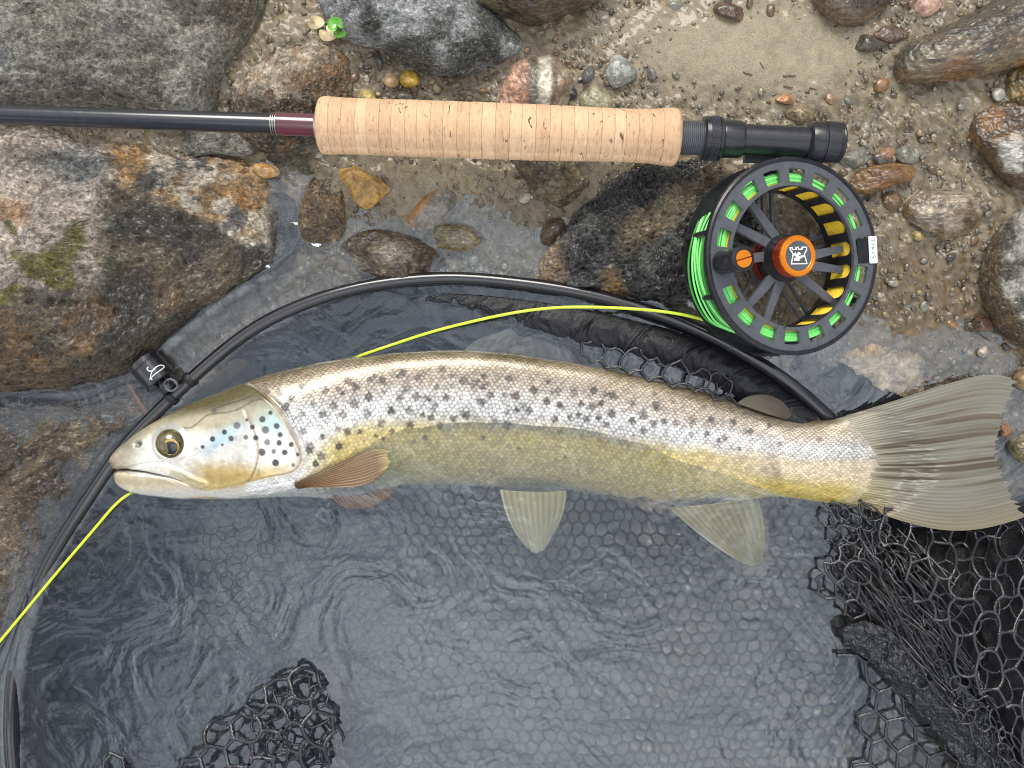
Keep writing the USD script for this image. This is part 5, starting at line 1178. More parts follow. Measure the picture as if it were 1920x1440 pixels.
for k, (pt, sq, th, sd, rr) in enumerate([(38, 0.55, 0.95, 81, 0.00055), (34, 0.4, 1.12, 91, 0.0005)]):
    netting('netting', (1480, 880), np.array([math.cos(th), math.sin(th)]) * 1050, np.array([math.sin(th), -math.cos(th)]) * 700, pt, lambda x, y, sd=sd, k=k: (x, y, heap(x, y) - 0.0035 * k + fold_z(x, y, sd, 34, 0.004)), lambda p: inside(p, HEAP) & (p[:, 0] + (p[:, 1] - 1100) * -0.55 < 1745), rr, warp=24, wscale=46, seed=sd, sub=2, sag=1, squash=sq, drop=0.12, label='gathered strands of the heaped net')
    if k == 0: netting('netting', (1500, 1250), np.array([math.cos(-th * .6), math.sin(-th * .6)]) * 700, np.array([math.sin(th * .6), math.cos(th * .6)]) * 520, pt, lambda x, y, sd=sd, k=k: (x, y, heap(x, y) - 0.003 * k + fold_z(x, y, sd, 34, 0.004)), lambda p: inside(p, HEAP) & (p[:, 0] + (p[:, 1] - 1100) * -0.55 < 1720) & (N2(p[:, 0], p[:, 1], 60, sd) > .5), rr, warp=24, wscale=46, seed=sd + 3, sub=2, sag=1, squash=sq, drop=0.12, label='gathered strands of the heaped net')
CLUMP = [(1524, 1030), (1600, 1022), (1666, 1050), (1672, 1120), (1640, 1168), (1580, 1166), (1530, 1130)]
netting('netting', (1505, 1000), np.array([1, 0.1]) * 200, np.array([-0.1, 1]) * 190, 37, lambda x, y: (x, y, 0.010 - 0.00000085 * ((x - 1600) ** 2 + (y - 1095) ** 2)), lambda p: inside(p, CLUMP), 0.00082, warp=9, wscale=40, seed=103, sub=3, sides=6, sag=1, label='rounded tuft of netting standing out of the water')
LOW = [(1585, 1225), (1640, 1215), (1720, 1290), (1790, 1370), (1850, 1440), (1850, 1640), (1560, 1640), (1590, 1440), (1596, 1330)]
netting('netting', (1575, 1200), np.array([0.97, 0.24]) * 400, np.array([-0.12, 0.99]) * 460, 55, lambda x, y: (x, y, 0.0035 + 0.003 * smoothstep(1600, 1720, x) + fold_z(x, y, 191, 50, 0.0015)), lambda p: inside(p, LOW), 0.00095, warp=7, wscale=80, seed=111, sub=3, sides=6, sag=0, label='wide open cells below the webbing band')
netting('netting', (1555, 1190), np.array([0.97, -0.2]) * 400, np.array([0.2, 0.97]) * 460, 34, lambda x, y: (x, y, -0.012 + fold_z(x, y, 193, 50, 0.003)), lambda p: inside(p, LOW), 0.0006, warp=14, wscale=60, seed=117, sub=2)
# webbing band
bd = spline([(1582, 1190), (1640, 1206), (1710, 1268), (1770, 1330), (1830, 1402), (1890, 1480), (1960, 1580)], 260)
bt = np.gradient(bd, axis=0); bt /= np.linalg.norm(bt, axis=1, keepdims=True); bn = np.stack([-bt[:, 1], bt[:, 0]], -1)
w = np.linspace(-1, 1, 40)
hw_ = np.interp(np.arange(260), [0, 15, 60, 260], [14, 32, 38, 44])
BX = bd[:, None] + bn[:, None] * (hw_[:, None] * w[None] * (1 + .12 * (N2(np.arange(260.) * 3, 0 * hw_, 22, 5) - .5)[:, None]))[..., None]
crk = np.abs(N2(BX[..., 0], BX[..., 1], 24, 206, 3) - .5) * 2
bz_ = heap(BX[..., 0], BX[..., 1]) * 0.55 + 0.0065 + 0.002 * (1 - w[None] ** 2) + (0.4 - crk) * 0.0052
tp = W(BX[..., 0], BX[..., 1], bz_); bo = W(BX[:, ::-1, 0], BX[:, ::-1, 1], bz_[:, ::-1] - 0.0016)
bv = np.concatenate([tp, bo], 1).reshape(-1, 3); bf = grid_faces(260, 80, False, True)
if normals_of(bv, bf).reshape(260, 80, 3)[:, :40, 2].mean() < 0: bf = bf[:, ::-1]
part('webbing_band', (bv, bf), 'webbing', NET, smooth=True)
# heap at the lower left
LH = [(300, 1470), (318, 1420), (372, 1375), (420, 1330), (462, 1290), (520, 1236), (566, 1234), (606, 1270), (640, 1340), (648, 1400), (600, 1470), (560, 1620), (300, 1620)]
def dome(x, y):
    d = -sdist(np.stack([np.ravel(x), np.ravel(y)], -1), LH).reshape(np.shape(x))
    return 0.017 * np.sqrt(np.clip(d / 95, 0, 1)) - 0.001
netting('netting', (270, 1190), np.array([0.92, -0.30]) * 460, np.array([0.30, 0.95]) * 520, 52, lambda x, y: (x, y, dome(x, y)), lambda p: inside(p, LH), 0.00115, warp=11, wscale=55, seed=121, sub=4, sides=6, sag=1, label='bulge of netting standing out of the water at the lower left')
netting('netting', (270, 1170), np.array([0.8, -0.6]) * 480, np.array([0.5, 0.8]) * 560, 46, lambda x, y: (x, y, dome(x, y) * 0.5 - 0.002 + fold_z(x, y, 203, 30, 0.003)), lambda p: inside(p, LH) & (p[:, 0] > 470), 0.0007, warp=18, wscale=36, seed=127, sub=3, sag=1, squash=.7, label='under layer of the net bulge at the lower left')
LH2 = [(150, 1450), (180, 1412), (215, 1398), (246, 1416), (258, 1450), (240, 1520), (160, 1520)]
netting('netting', (135, 1380), np.array([1, -.1]) * 140, np.array([.1, 1]) * 150, 36, lambda x, y: (x, y, 0.004 - 0.0000012 * ((x - 205) ** 2 + (y - 1470) ** 2)), lambda p: inside(p, LH2), 0.0009, warp=6, wscale=40, seed=131, sub=3, sag=1, label='small net fold breaking the surface near the lower left corner')

# ---------------------------------------------------------------- magnetic clip and its ring
CLIP = thing('magnet_clip', 'black cylindrical clip with white scribble tied to the net hoop beside the boulder', 'clip', W(286, 697, 0.0))
ca, cb = W(268, 676, 0.006), W(304, 716, 0.006)
ax_ = (cb - ca); Lc = np.linalg.norm(ax_); ax_ /= Lc
def along(profile, origin, axis, sides=40):
    m = lathe(profile, sides)
    T = trimesh.geometry.align_vectors([0, 0, 1], axis); T[:3, 3] = origin
    m.apply_transform(T)
    if m.volume < 0: m.invert()
    return m
rc = 0.0086
part('clip_body', along([(0.0002, 0), (rc * .92, 0), (rc, .0006), (rc, .0030), (rc * .955, .0034), (rc * .955, .0038), (rc, .0042), (rc, Lc - .0006), (rc * .94, Lc), (0.0002, Lc)], ca, ax_), 'hoop_gloss', CLIP, smooth=35)
# white scribble: a thin line lying on the cylinder
side_ = np.cross(ax_, [0, 0, 1.0]); side_ /= np.linalg.norm(side_); upv = np.cross(side_, ax_)
def on_cyl(t, ang, lift=0.00012):
    return ca + ax_ * (t * Lc)[:, None] + (rc + lift) * (side_[None] * np.sin(ang)[:, None] + upv[None] * np.cos(ang)[:, None])
k_ = S * (CAM - .0146) / CAM
scr = np.array([(278, 688), (276, 692), (281, 696), (287, 694), (291, 688), (299, 685), (302, 688), (300, 692), (292, 700), (286, 706), (284, 711), (286, 712)], float)
scr2 = np.array([(291, 688), (286, 694), (283, 704), (281, 712)], float)
for sc_ in (scr, scr2):
    q_ = spline(sc_, 70); p3 = np.stack([(q_[:, 0] - 960) * k_, (720 - q_[:, 1]) * k_, 0 * q_[:, 0]], -1)
    rel_ = p3 - ca; t_ = (rel_[:, :2] @ ax_[:2]) / Lc; l_ = rel_[:, :2] @ side_[:2]
    part('clip_print', sweep(on_cyl(t_, np.arcsin(np.clip(l_ / rc, -.98, .98))), 0.00026, 6), 'white_print', CLIP, smooth=True)
def frame_loop(pts, z, r, n=60):
    q_ = spline(pts, n, True); zz_ = np.broadcast_to(z, (len(q_),)) if np.ndim(z) == 0 else z
    return sweep(W(q_[:, 0], q_[:, 1], zz_), r, 8, closed=True)
part('clip_ring', frame_loop([(308, 718), (312, 713), (320, 711), (330, 717), (333, 723), (327, 731), (320, 733), (310, 725)], 0.0095, 0.0006), 'grey_anodised', CLIP, smooth=True)
part('clip_ring', frame_loop([(300, 722), (301, 712), (309, 708), (316, 712), (312, 722), (306, 730)], 0.0085, 0.0007), 'black_anodised', CLIP, smooth=True)
part('swivel', along([(0.0002, 0), (.003, 0), (.0042, .0012), (.0044, .004), (.0036, .0064), (0.0002, .0066)], cb - ax_ * .0002 + np.array([0, 0, -.001]), ax_), 'hoop_gloss', CLIP, smooth=35)

# ---------------------------------------------------------------- fly rod
RZ = 0.040
ay0, asl = 215.0, 0.0335
kr = S * (CAM - RZ) / CAM
ra, rb_ = W(0, ay0, RZ), W(1000, ay0 + asl * 1000, RZ)
rdir = (rb_ - ra); pxl = np.linalg.norm(rdir) / 1000; rdir /= np.linalg.norm(rdir)
def rodm(profile, sides=56, rgh=0.0):
    """profile: (pixel along the photograph's x, radius in pixels)."""
    p = np.asarray(profile, float)
    return along(np.stack([p[:, 1] * kr, p[:, 0] * pxl], -1), ra, rdir, sides)
ROD = thing('fly_rod', 'black fly rod with cork grip and black reel seat lying across the stones', 'fishing rod', ra)
part('blank', rodm([(-900, 12.5), (-20, 17.8), (519, 19.4), (519.5, 0.1)]), 'rod_lacquer', ROD, smooth=35)
part('thread_wrap', rodm([(518.6, 0.1), (518.6, 20.3), (524, 20.6), (588, 20.6), (593.5, 20.0), (593.8, .1)]), 'maroon_thread', ROD, smooth=35)
for x0 in (511, 515, 519.2):
    part('trim_band', rodm([(x0, 19.0), (x0, 20.7), (x0 + 1.3, 20.7), (x0 + 1.3, 19.0)]), 'silver_metal', ROD, smooth=35)
part('winding_check', rodm([(592, 18), (592, 24), (594.5, 26.5), (600, 27.5), (600.5, 18)]), 'silver_metal', ROD, smooth=35)
gp = PchipInterpolator([598, 603, 612, 640, 700, 800, 900, 1000, 1100, 1160, 1210, 1245, 1262, 1269, 1272], [41, 50.5, 53, 51.5, 51, 51.5, 51.5, 51, 49.5, 48.5, 49, 52, 53, 50, 44])
rr_ = np.random.default_rng(4)
edges_ = [599.0]
while edges_[-1] < 1252:
    edges_.append(edges_[-1] + rr_.uniform(20, 26))
edges_[-1] = 1272.0
for i in range(len(edges_) - 1):
    e0, e1 = edges_[i], edges_[i + 1]
    q_ = np.linspace(e0 + .25, e1 - .25, 9); r_ = gp(q_) + rr_.uniform(-.25, .25)
    r_[0] -= rr_.uniform(.05, .5) if i else 0; r_[-1] -= rr_.uniform(.05, .5) if i < len(edges_) - 2 else 0
    prof = [(q_[0], 14)] + list(zip(q_, r_)) + [(q_[-1], 14)]
    part('cork_ring', rodm(prof, 72), 'cork_' + 'abcde'[int(rr_.integers(5))], ROD, smooth=45)
# threaded barrel, knurled nut, hood, seat, butt cap
thr = [(1262, 8)]
for x in np.arange(1271, 1328, 3.6): thr += [(x, 29.2), (x + 1.2, 31.4), (x + 2.0, 31.4), (x + 3.2, 29.2)]
part('screw_thread', rodm(thr + [(1330, 8)]), 'grey_anodised', ROD, smooth=20)
part('lock_nut', rodm([(1316, 29), (1316, 37), (1319, 40), (1326, 41), (1327, 39), (1344, 39), (1345, 40.5), (1350, 40), (1352, 37), (1353, 29)]), 'black_anodised', ROD, smooth=25)
# knurling studs round the nut
ks = []
for j in range(5):
    for i in range(46):
        a_ = (i + .5 * (j % 2)) / 46 * 2 * np.pi; ks.append((1329.0 + j * 3.2, a_))
ks = np.array(ks); sd_ = np.cross(rdir, [0, 0, 1.0]); sd_ /= np.linalg.norm(sd_); up_ = np.cross(sd_, rdir)
base_ = ra + rdir * (ks[:, :1] * pxl) + (sd_ * np.cos(ks[:, 1:]) + up_ * np.sin(ks[:, 1:])) * 38.6 * kr
tip_ = base_ + (sd_ * np.cos(ks[:, 1:]) + up_ * np.sin(ks[:, 1:])) * 2.2 * kr
part('knurling', strands(base_, tip_, 2.3 * kr, 0.9 * kr, 4), 'grey_anodised', ROD, smooth=False, kind='stuff')
part('hood', rodm([(1352, 8), (1352, 33.5), (1356, 35), (1386, 34), (1392, 31), (1393, 8)]), 'black_anodised', ROD, smooth=30)
part('seat_barrel', rodm([(1389, 8), (1389, 27.5), (1391, 28.5), (1512, 27.5), (1516, 8)]), 'black_anodised', ROD, smooth=30)
part('butt_cap', rodm([(1512, 8), (1512, 30), (1516, 35.5), (1522, 37.5), (1536, 38), (1537, 36.4), (1541, 36.4), (1542, 38.4), (1552, 38.4), (1566, 38.0), (1567, 37), (1569, 38), (1571, 37), (1573, 37.6), (1576, 35.5), (1577, 33), (1577, 0.1)]), 'black_anodised', ROD, smooth=25)

# ---------------------------------------------------------------- fly reel
RT, RX, RF = 0.2945, 0.0365, 0.046
M3 = np.array([[1, 0, 0], [0, math.cos(RX), -math.sin(RX)], [0, math.sin(RX), math.cos(RX)]]) @ np.array([[math.cos(RT), 0, math.sin(RT)], [0, 1, 0], [-math.sin(RT), 0, math.cos(RT)]])
RC = W(1490.96, 480.73, RF)
def reelp(v): return RC + np.asarray(v, float) @ M3.T
REEL = thing('fly_reel', 'black large arbor fly reel wound with green line and yellow backing below the rod', 'fishing reel', RC - M3[:, 2] * 0.02)
def rpart(name, m, mt_, parent=REEL, smooth=30, **kw):
    if isinstance(m, (tuple, list)): m = trimesh.Trimesh(np.asarray(m[0]), np.asarray(m[1]), process=False)
    m = m.copy(); m.vertices = reelp(m.vertices)
    if m.is_watertight and m.volume < 0: m.invert()
    return part(name, m, mt_, parent, smooth=smooth, **kw)
R0, RI = 46.76e-3, 33.43e-3
A_ = lambda deg: np.radians(deg)
def pol(r, deg): return (r * math.cos(A_(deg)), r * math.sin(A_(deg)))
def sector(r0, r1, d0, d1, rnd=0.8e-3, n=14):
    q_ = [pol(r1, d) for d in np.linspace(d0, d1, n)] + [pol(r0, d) for d in np.linspace(d1, d0, n)]
    return Polygon(q_).buffer(-rnd).buffer(rnd, 4)
circle = lambda r, n=128: Point(0, 0).buffer(r, n // 4)
ringp = circle(44.6e-3).difference(circle(RI))
for k in range(18):
    a0 = 89 + k * 20
    if k in (5,):      # the handle's plate
        continue
    ringp = ringp.difference(sector(35.0e-3, 41.6e-3, a0 - 6.2, a0 + 6.2))
face = trimesh.creation.extrude_polygon(ringp, 2.0e-3, engine='earcut'); face.apply_translation([0, 0, -2.4e-3])
SPOOL = rpart('spool_face', face, 'grey_anodised', smooth=20)
rpart('spool_rim', lathe([(44.5e-3, -2.4e-3), (44.5e-3, -0.6e-3), (45.0e-3, 0.2e-3), (45.9e-3, 0.2e-3), (R0, -0.5e-3), (R0, -3.2e-3), (45.6e-3, -3.8e-3), (45.6e-3, -2.4e-3)], 144, True), 'black_anodised', smooth=30)
WID = 19.5e-3
# arbor: cylinder wall with slots, built in unrolled form and rolled up
def rolled(shape, r, th, res=0.7e-3):
    """Extrude a flat shape (x = arc metres, y = depth) and wrap it round radius r."""
    from shapely import segmentize
    m = trimesh.creation.extrude_polygon(segmentize(shape, res), th, engine='earcut')
    m = m.subdivide_to_size(2.2e-3)
    v = np.array(m.vertices); a_ = v[:, 0] / r; rr2 = r + v[:, 2]
    return np.stack([rr2 * np.cos(a_), rr2 * np.sin(a_), v[:, 1]], -1), np.array(m.faces)
circ = 2 * np.pi * RI
wall = Polygon([(0, -WID), (circ, -WID), (circ, -2.4e-3), (0, -2.4e-3)])
for k in range(19):
    c_ = (k + .5) / 19 * circ; h_ = 3.35e-3
    slot = Polygon([(c_ - h_, -WID + 1.0e-3), (c_ + h_, -WID + 1.0e-3), (c_ + h_, -6.4e-3), (c_ - h_, -6.4e-3)]).union(Point(c_, -6.4e-3).buffer(h_, 8))
    wall = wall.difference(slot)
wv_, wf_ = rolled(wall, RI, 1.1e-3)
rpart('arbor', (wv_, wf_), 'black_anodised', smooth=30)
# backing: fine turns of yellow line
prof = []
for z in np.arange(-WID + 0.2e-3, -3.0e-3, 0.5e-3):
    rj = 34.75e-3
    prof += [(rj - .10e-3, z), (rj - .25e-3, z + .25e-3)]
prof += [(35.3e-3, -3.0e-3), (35.3e-3, -WID + .2e-3)]
rpart('backing', lathe(prof, 120, True), 'yellow_backing', smooth=False)
# fly line turns on the spool
lr = np.random.default_rng(12)
turns = []
for j in range(96):
    r_ = lr.uniform(35.9e-3, 39.9e-3); z0_ = lr.uniform(-WID + 1.0e-3, -3.4e-3); tl = lr.uniform(-.9e-3, .9e-3); ph_ = lr.uniform(0, 6.28)
    th_ = np.linspace(0, 2 * np.pi, 90, endpoint=False)
    rr3 = r_ + .25e-3 * np.sin(3 * th_ + ph_)
    pth = np.stack([rr3 * np.cos(th_), rr3 * np.sin(th_), np.clip(z0_ + tl * np.sin(th_ + ph_), -WID + .6e-3, -3.1e-3)], -1)
    turns.append(sweep(pth, .55e-3, 6, closed=True))
core = lathe([(39.4e-3, -WID + .3e-3), (39.4e-3, -3.6e-3), (35.5e-3, -3.6e-3), (35.5e-3, -WID + .3e-3)], 96, True)
rpart('line_core', core, 'green_line', smooth=30)
rpart('wound_line', trimesh.util.concatenate(turns[:78]), 'green_line', smooth=True, kind='stuff')
rpart('wound_line', trimesh.util.concatenate(turns[78:]), 'dark_green_line', smooth=True, kind='stuff')
# back flange of the spool and the frame behind it
bfl = circle(43.5e-3).difference(circle(RI))
for k in range(18): bfl = bfl.difference(sector(37.0e-3, 41.4e-3, 79 + k * 20 - 6, 79 + k * 20 + 6))
m = trimesh.creation.extrude_polygon(bfl, 1.4e-3, engine='earcut'); m.apply_translation([0, 0, -WID - 1.4e-3]); rpart('spool_flange', m, 'black_anodised', smooth=20)
frp = circle(46.5e-3).difference(circle(42.0e-3))
m = trimesh.creation.extrude_polygon(frp, 1.8e-3, engine='earcut'); m.apply_translation([0, 0, -WID - 3.6e-3]); FR = rpart('frame', m, 'black_anodised', smooth=20)
for k in range(5):
    d = 20 + k * 72; arm = Polygon([pol(9e-3, d - 22), pol(43e-3, d - 4), pol(43e-3, d + 4), pol(9e-3, d + 22)]).difference(Polygon([pol(14e-3, d - 8), pol(38e-3, d - 2), pol(38e-3, d + 2), pol(14e-3, d + 8)]))
    m = trimesh.creation.extrude_polygon(arm, 1.6e-3, engine='earcut'); m.apply_translation([0, 0, -WID - 3.5e-3]); rpart('frame_arm', m, 'grey_anodised', smooth=20)
rpart('frame_hub', lathe([(.2e-3, -WID - 3.8e-3), (11e-3, -WID - 3.8e-3), (11.4e-3, -WID - 3.2e-3), (11.4e-3, -WID - 1.9e-3), (.2e-3, -WID - 1.8e-3)], 64), 'grey_anodised')
rpart('drag_dial', lathe([(.2e-3, -WID - 1.9e-3), (10.6e-3, -WID - 1.9e-3), (10.6e-3, -WID + 2.6e-3), (9.6e-3, -WID + 3.0e-3), (.2e-3, -WID + 3.0e-3)], 64), 'red_anodised')
for d in (95, 168, 205, 262, 335):       # cage pillars
    x, y = pol(46.2e-3, d); m = trimesh.creation.cylinder(1.5e-3, WID, sections=16); m.apply_translation([x, y, -WID / 2 - 3.5e-3]); rpart('cage_pillar', m, 'black_anodised', smooth=30)
# outer cage band on the left
for zb in (-6.5e-3, -13e-3):
    pass
# spokes of the spool: pairs of arms from hub to arbor
for d0, d1 in ((138, 152), (112, 126), (4, 10), (-14, -8), (262, 252), (238, 230), (-44, -36), (176, 184)):
    a_, b_ = np.array(pol(9.5e-3, d0)), np.array(pol(RI + .4e-3, d1)); t_ = (b_ - a_) / np.linalg.norm(b_ - a_); n_ = np.array([-t_[1], t_[0]])
    arm = Polygon([a_ + n_ * 2.4e-3, b_ + n_ * 1.7e-3, b_ - n_ * 1.7e-3, a_ - n_ * 2.4e-3])
    m = trimesh.creation.extrude_polygon(arm, 2.2e-3, engine='earcut'); m.apply_translation([0, 0, -11.0e-3]); rpart('spoke', m, 'grey_anodised', smooth=20)
rpart('hub', lathe([(.2e-3, -13.5e-3), (11.5e-3, -13.5e-3), (12.0e-3, -12.8e-3), (12.0e-3, -9.6e-3), (11.2e-3, -8.6e-3), (10.2e-3, -6.4e-3), (9.8e-3, -4.5e-3), (.2e-3, -4.4e-3)], 72), 'black_anodised')
# knurled orange drag knob with emblem
KR, KT = 9.2e-3, 2.6e-3
rpart('knob_skirt', lathe([(.2e-3, -5.0e-3), (9.0e-3, -5.0e-3), (9.6e-3, -4.2e-3), (9.6e-3, KT - 1.6e-3), (.2e-3, KT - 1.55e-3)], 72), 'red_anodised')
kn = Polygon([pol(9.75e-3 if i % 2 else 9.35e-3, i * 360 / 120) for i in range(120)])
m = trimesh.creation.extrude_polygon(kn, 1.2e-3, engine='earcut'); m.apply_translation([0, 0, KT - 1.5e-3]); KN = rpart('knob_ring', m, 'orange_anodised', smooth=20)
rpart('knob_bevel', lathe([(.2e-3, KT - .3e-3), (9.2e-3, KT - .3e-3), (8.9e-3, KT + .1e-3), (8.5e-3, KT + .1e-3), (8.4e-3, KT), (8.2e-3, KT), (8.1e-3, KT + .12e-3), (7.7e-3, KT + .12e-3), (7.6e-3, KT), (7.3e-3, KT + .1e-3), (7.1e-3, KT - .05e-3), (.2e-3, KT - .05e-3)], 96), 'orange_anodised')
FACE = rpart('knob_face', lathe([(.1e-3, KT - .1e-3), (7.0e-3, KT - .1e-3), (7.0e-3, KT + .15e-3), (.1e-3, KT + .16e-3)], 96), 'grey_anodised')
sx = 6.9e-3 / 213        # zoomed emblem pixels to metres on the knob
def em(pts): return [((x - 763) * sx * 1.13, (402 - y) * sx) for x, y in pts]
from shapely.geometry import LineString
castle = Polygon(em([(622, 288), (672, 280), (676, 308), (715, 304), (712, 276), (758, 271), (762, 300), (806, 296), (802, 270), (884, 266), (886, 314), (852, 378), (896, 518), (646, 530), (672, 384), (630, 320)]))
emb = castle.difference(castle.buffer(-.52e-3, join_style=2))
script = LineString(em([(712, 368), (700, 388), (722, 404), (760, 386), (788, 372), (760, 358), (728, 400), (738, 428), (790, 412), (830, 404), (790, 430), (730, 440), (700, 448), (708, 468), (768, 464)])).buffer(.36e-3)
for g_ in (emb, script):
    for gg in getattr(g_, 'geoms', [g_]):
        m = trimesh.creation.extrude_polygon(gg, .12e-3, engine='earcut'); m.apply_translation([0, 0, KT + .15e-3]); rpart('emblem', m, 'white_print', FACE, smooth=False)
# handle
hx, hy = pol(38.6e-3, 186)
hm_ = lathe([(.2e-3, -.6e-3), (5.0e-3, -.6e-3), (5.6e-3, .4e-3), (5.4e-3, 6e-3), (4.9e-3, 9e-3), (4.9e-3, 10e-3), (5.4e-3, 10.4e-3), (5.0e-3, 11.2e-3), (5.4e-3, 11.8e-3), (5.0e-3, 12.6e-3), (5.5e-3, 13.2e-3), (5.8e-3, 15e-3), (5.7e-3, 17.0e-3), (5.2e-3, 17.6e-3), (4.3e-3, 17.7e-3), (4.1e-3, 17.3e-3), (.2e-3, 17.3e-3)], 56); hm_.apply_translation([hx, hy, 0])
HAN = rpart('handle', hm_, 'black_anodised')
cap = circle(3.9e-3, 48).difference(affinity.rotate(Polygon([(-4e-3, -.35e-3), (4e-3, -.35e-3), (4e-3, .35e-3), (-4e-3, .35e-3)]), 17, origin=(0, 0)))
for g_ in cap.geoms:
    m = trimesh.creation.extrude_polygon(g_, .6e-3, engine='earcut'); m.apply_translation([hx, hy, 17.25e-3]); rpart('handle_screw', m, 'orange_anodised', HAN, smooth=20)
m = trimesh.creation.cylinder(3.8e-3, .3e-3, sections=48); m.apply_translation([hx, hy, 17.45e-3]); rpart('screw_slot', m, 'red_anodised', HAN, smooth=20)
# sticker on the rim, writing runs downwards
st = Polygon([(38.9e-3, -1.2e-3), (45.4e-3, -1.2e-3), (45.4e-3, 12.0e-3), (38.9e-3, 12.0e-3)]).buffer(-.6e-3).buffer(.6e-3)
st = affinity.rotate(Polygon([(41.2e-3, -2.0e-3), (45.9e-3, -2.0e-3), (45.9e-3, 11.2e-3), (41.2e-3, 11.2e-3)]).buffer(-.7e-3).buffer(.7e-3), 4)
m = trimesh.creation.extrude_polygon(st, .15e-3, engine='earcut'); m.apply_translation([0, 0, .25e-3]); STK = rpart('sticker', m, 'sticker_paper', smooth=20)
bs = affinity.rotate(Polygon([(35.2e-3, -1.6e-3), (41.1e-3, -1.6e-3), (41.1e-3, 10.4e-3), (35.2e-3, 10.4e-3)]), 4, origin=(43.5e-3, 4.6e-3))
m = trimesh.creation.extrude_polygon(bs, .3e-3, engine='earcut'); m.apply_translation([0, 0, -.38e-3]); rpart('sticker_backing', m, 'black_anodised', smooth=20)
strokes = {  # handwriting: reads 3/N/5, top of the letters towards the right
    '3': [[(0, .9), (.35, 1), (.6, .8), (.3, .55), (.62, .3), (.4, 0), (0, .08)]], '/': [[(0, 0), (.4, 1)]], 'N': [[(0, 0), (.08, .7), (.42, .15), (.55, .85)]], '5': [[(.6, 1), (.12, .95), (.1, .55), (.5, .55), (.55, .2), (.3, 0), (0, .08)]]}
cur = 0.0
for ch in '3/N/5':
    for s2 in strokes[ch]:
        q_ = np.array(s2) * np.array([1.7e-3, 2.1e-3])
        X_ = 42.6e-3 + q_[:, 1]; Y_ = 9.9e-3 - cur - q_[:, 0]
        q2 = np.array(affinity.rotate(LineString(np.stack([X_, Y_], -1)), 4, origin=(43.5e-3, 4.6e-3)).coords)
        pth = spline(q2, 24) if len(q2) > 2 else np.linspace(q2[0], q2[1], 6)
        rpart('handwriting', sweep(np.c_[pth, np.full(len(pth), .45e-3)], .14e-3, 5), 'grey_ink', STK, smooth=True)
    cur += 2.35e-3 if ch != '/' else 1.75e-3
# foot that clamps into the reel seat, with its stem
ft0, ft1 = W(1395, 292, 0.030), W(1520, 296, 0.030)
foot = trimesh.creation.box([np.linalg.norm(ft1 - ft0), .0052, .0036]); foot = trimesh.Trimesh(foot.vertices, foot.faces)
T = np.eye(4); T[:3, 3] = (ft0 + ft1) / 2; foot.apply_transform(T); part('reel_foot', foot, 'grey_anodised', REEL)
s0, s1 = W(1424, 300, 0.028), W(1490, 296, 0.028)
stem = trimesh.creation.box([np.linalg.norm(s1 - s0), .009, .006]); T[:3, 3] = W(1450, 306, .027); stem.apply_transform(T); part('foot_stem', stem, 'grey_anodised', REEL)
# loose coils hanging on the left side of the spool
for j in range(7):
    o = j * 1.1e-3
    ang = np.linspace(A_(150 + j * 1.5), A_(247 - j * 2), 60); rr4 = 43.5e-3 + 2.0e-3 * np.sin(np.linspace(0, np.pi, 60)) + o * .45 - 3.5e-3 * smoothstep(.75, 1, np.linspace(0, 1, 60))
    rpart('loose_coil', sweep(np.stack([rr4 * np.cos(ang), rr4 * np.sin(ang), -6e-3 - o * 1.35 + 1.5e-3 * np.sin(ang * 3 + j)], -1), .55e-3, 8), 'green_line' if j % 3 else 'dark_green_line', smooth=True)
# line: leaves the reel, passes under the trout and leaves at its mouth
lp = spline([(1392, 628, .026), (1340, 606, .020), (1280, 590, .0165), (1200, 580, .0150), (1120, 576, .0140), (1040, 577, .0125), (960, 587, .0105), (880, 604, .0075), (800, 625, .0045), (730, 648, .0020), (672, 668, -.0005), (600, 700, -.024), (480, 780, -.034), (360, 870, -.030), (280, 912, -.014), (243, 926, -.001), (190, 976, .0015), (120, 1058, .0018), (50, 1142, .0018), (-10, 1214, .002), (-120, 1340, .003)], 420)
part('fly_line', sweep(W(lp[:, 0], lp[:, 1], lp[:, 2]), np.interp(np.arange(420), [0, 200, 420], [.00080, .00072, .00075]), 10), 'lime_line', smooth=True, label='bright lime fly line running from the reel, under the trout and out at its mouth', category='fishing line')

# drops of water standing on the gear
dr = np.random.default_rng(19); ds = trimesh.creation.icosphere(subdivisions=2)
def drops(spots, normal_of=None):
    ms = []
    for p_, r_, n_ in spots:
        m = ds.copy(); m.vertices = m.vertices * [r_, r_, r_ * .5]
        T = trimesh.geometry.align_vectors([0, 0, 1], n_); T[:3, 3] = p_; m.apply_transform(T); ms.append(m)
    return trimesh.util.concatenate(ms)
sp_ = []
for _ in range(120):
    r_, a_ = dr.choice([dr.uniform(43.0e-3, 44.3e-3), dr.uniform(33.8e-3, 34.8e-3), dr.uniform(45.2e-3, 46.5e-3)]), dr.uniform(0, 360)
    a_ = dr.choice([a_, dr.uniform(200, 340)])
    sp_.append((reelp([(r_ * math.cos(A_(a_)), r_ * math.sin(A_(a_)), -.38e-3 if r_ < 44.6e-3 else .05e-3)])[0], min(dr.lognormal(-7.9, .4), .75e-3), M3[:, 2]))
part('water_drops', drops(sp_), 'glass_drop', REEL, smooth=True, kind='stuff')
sp_ = []
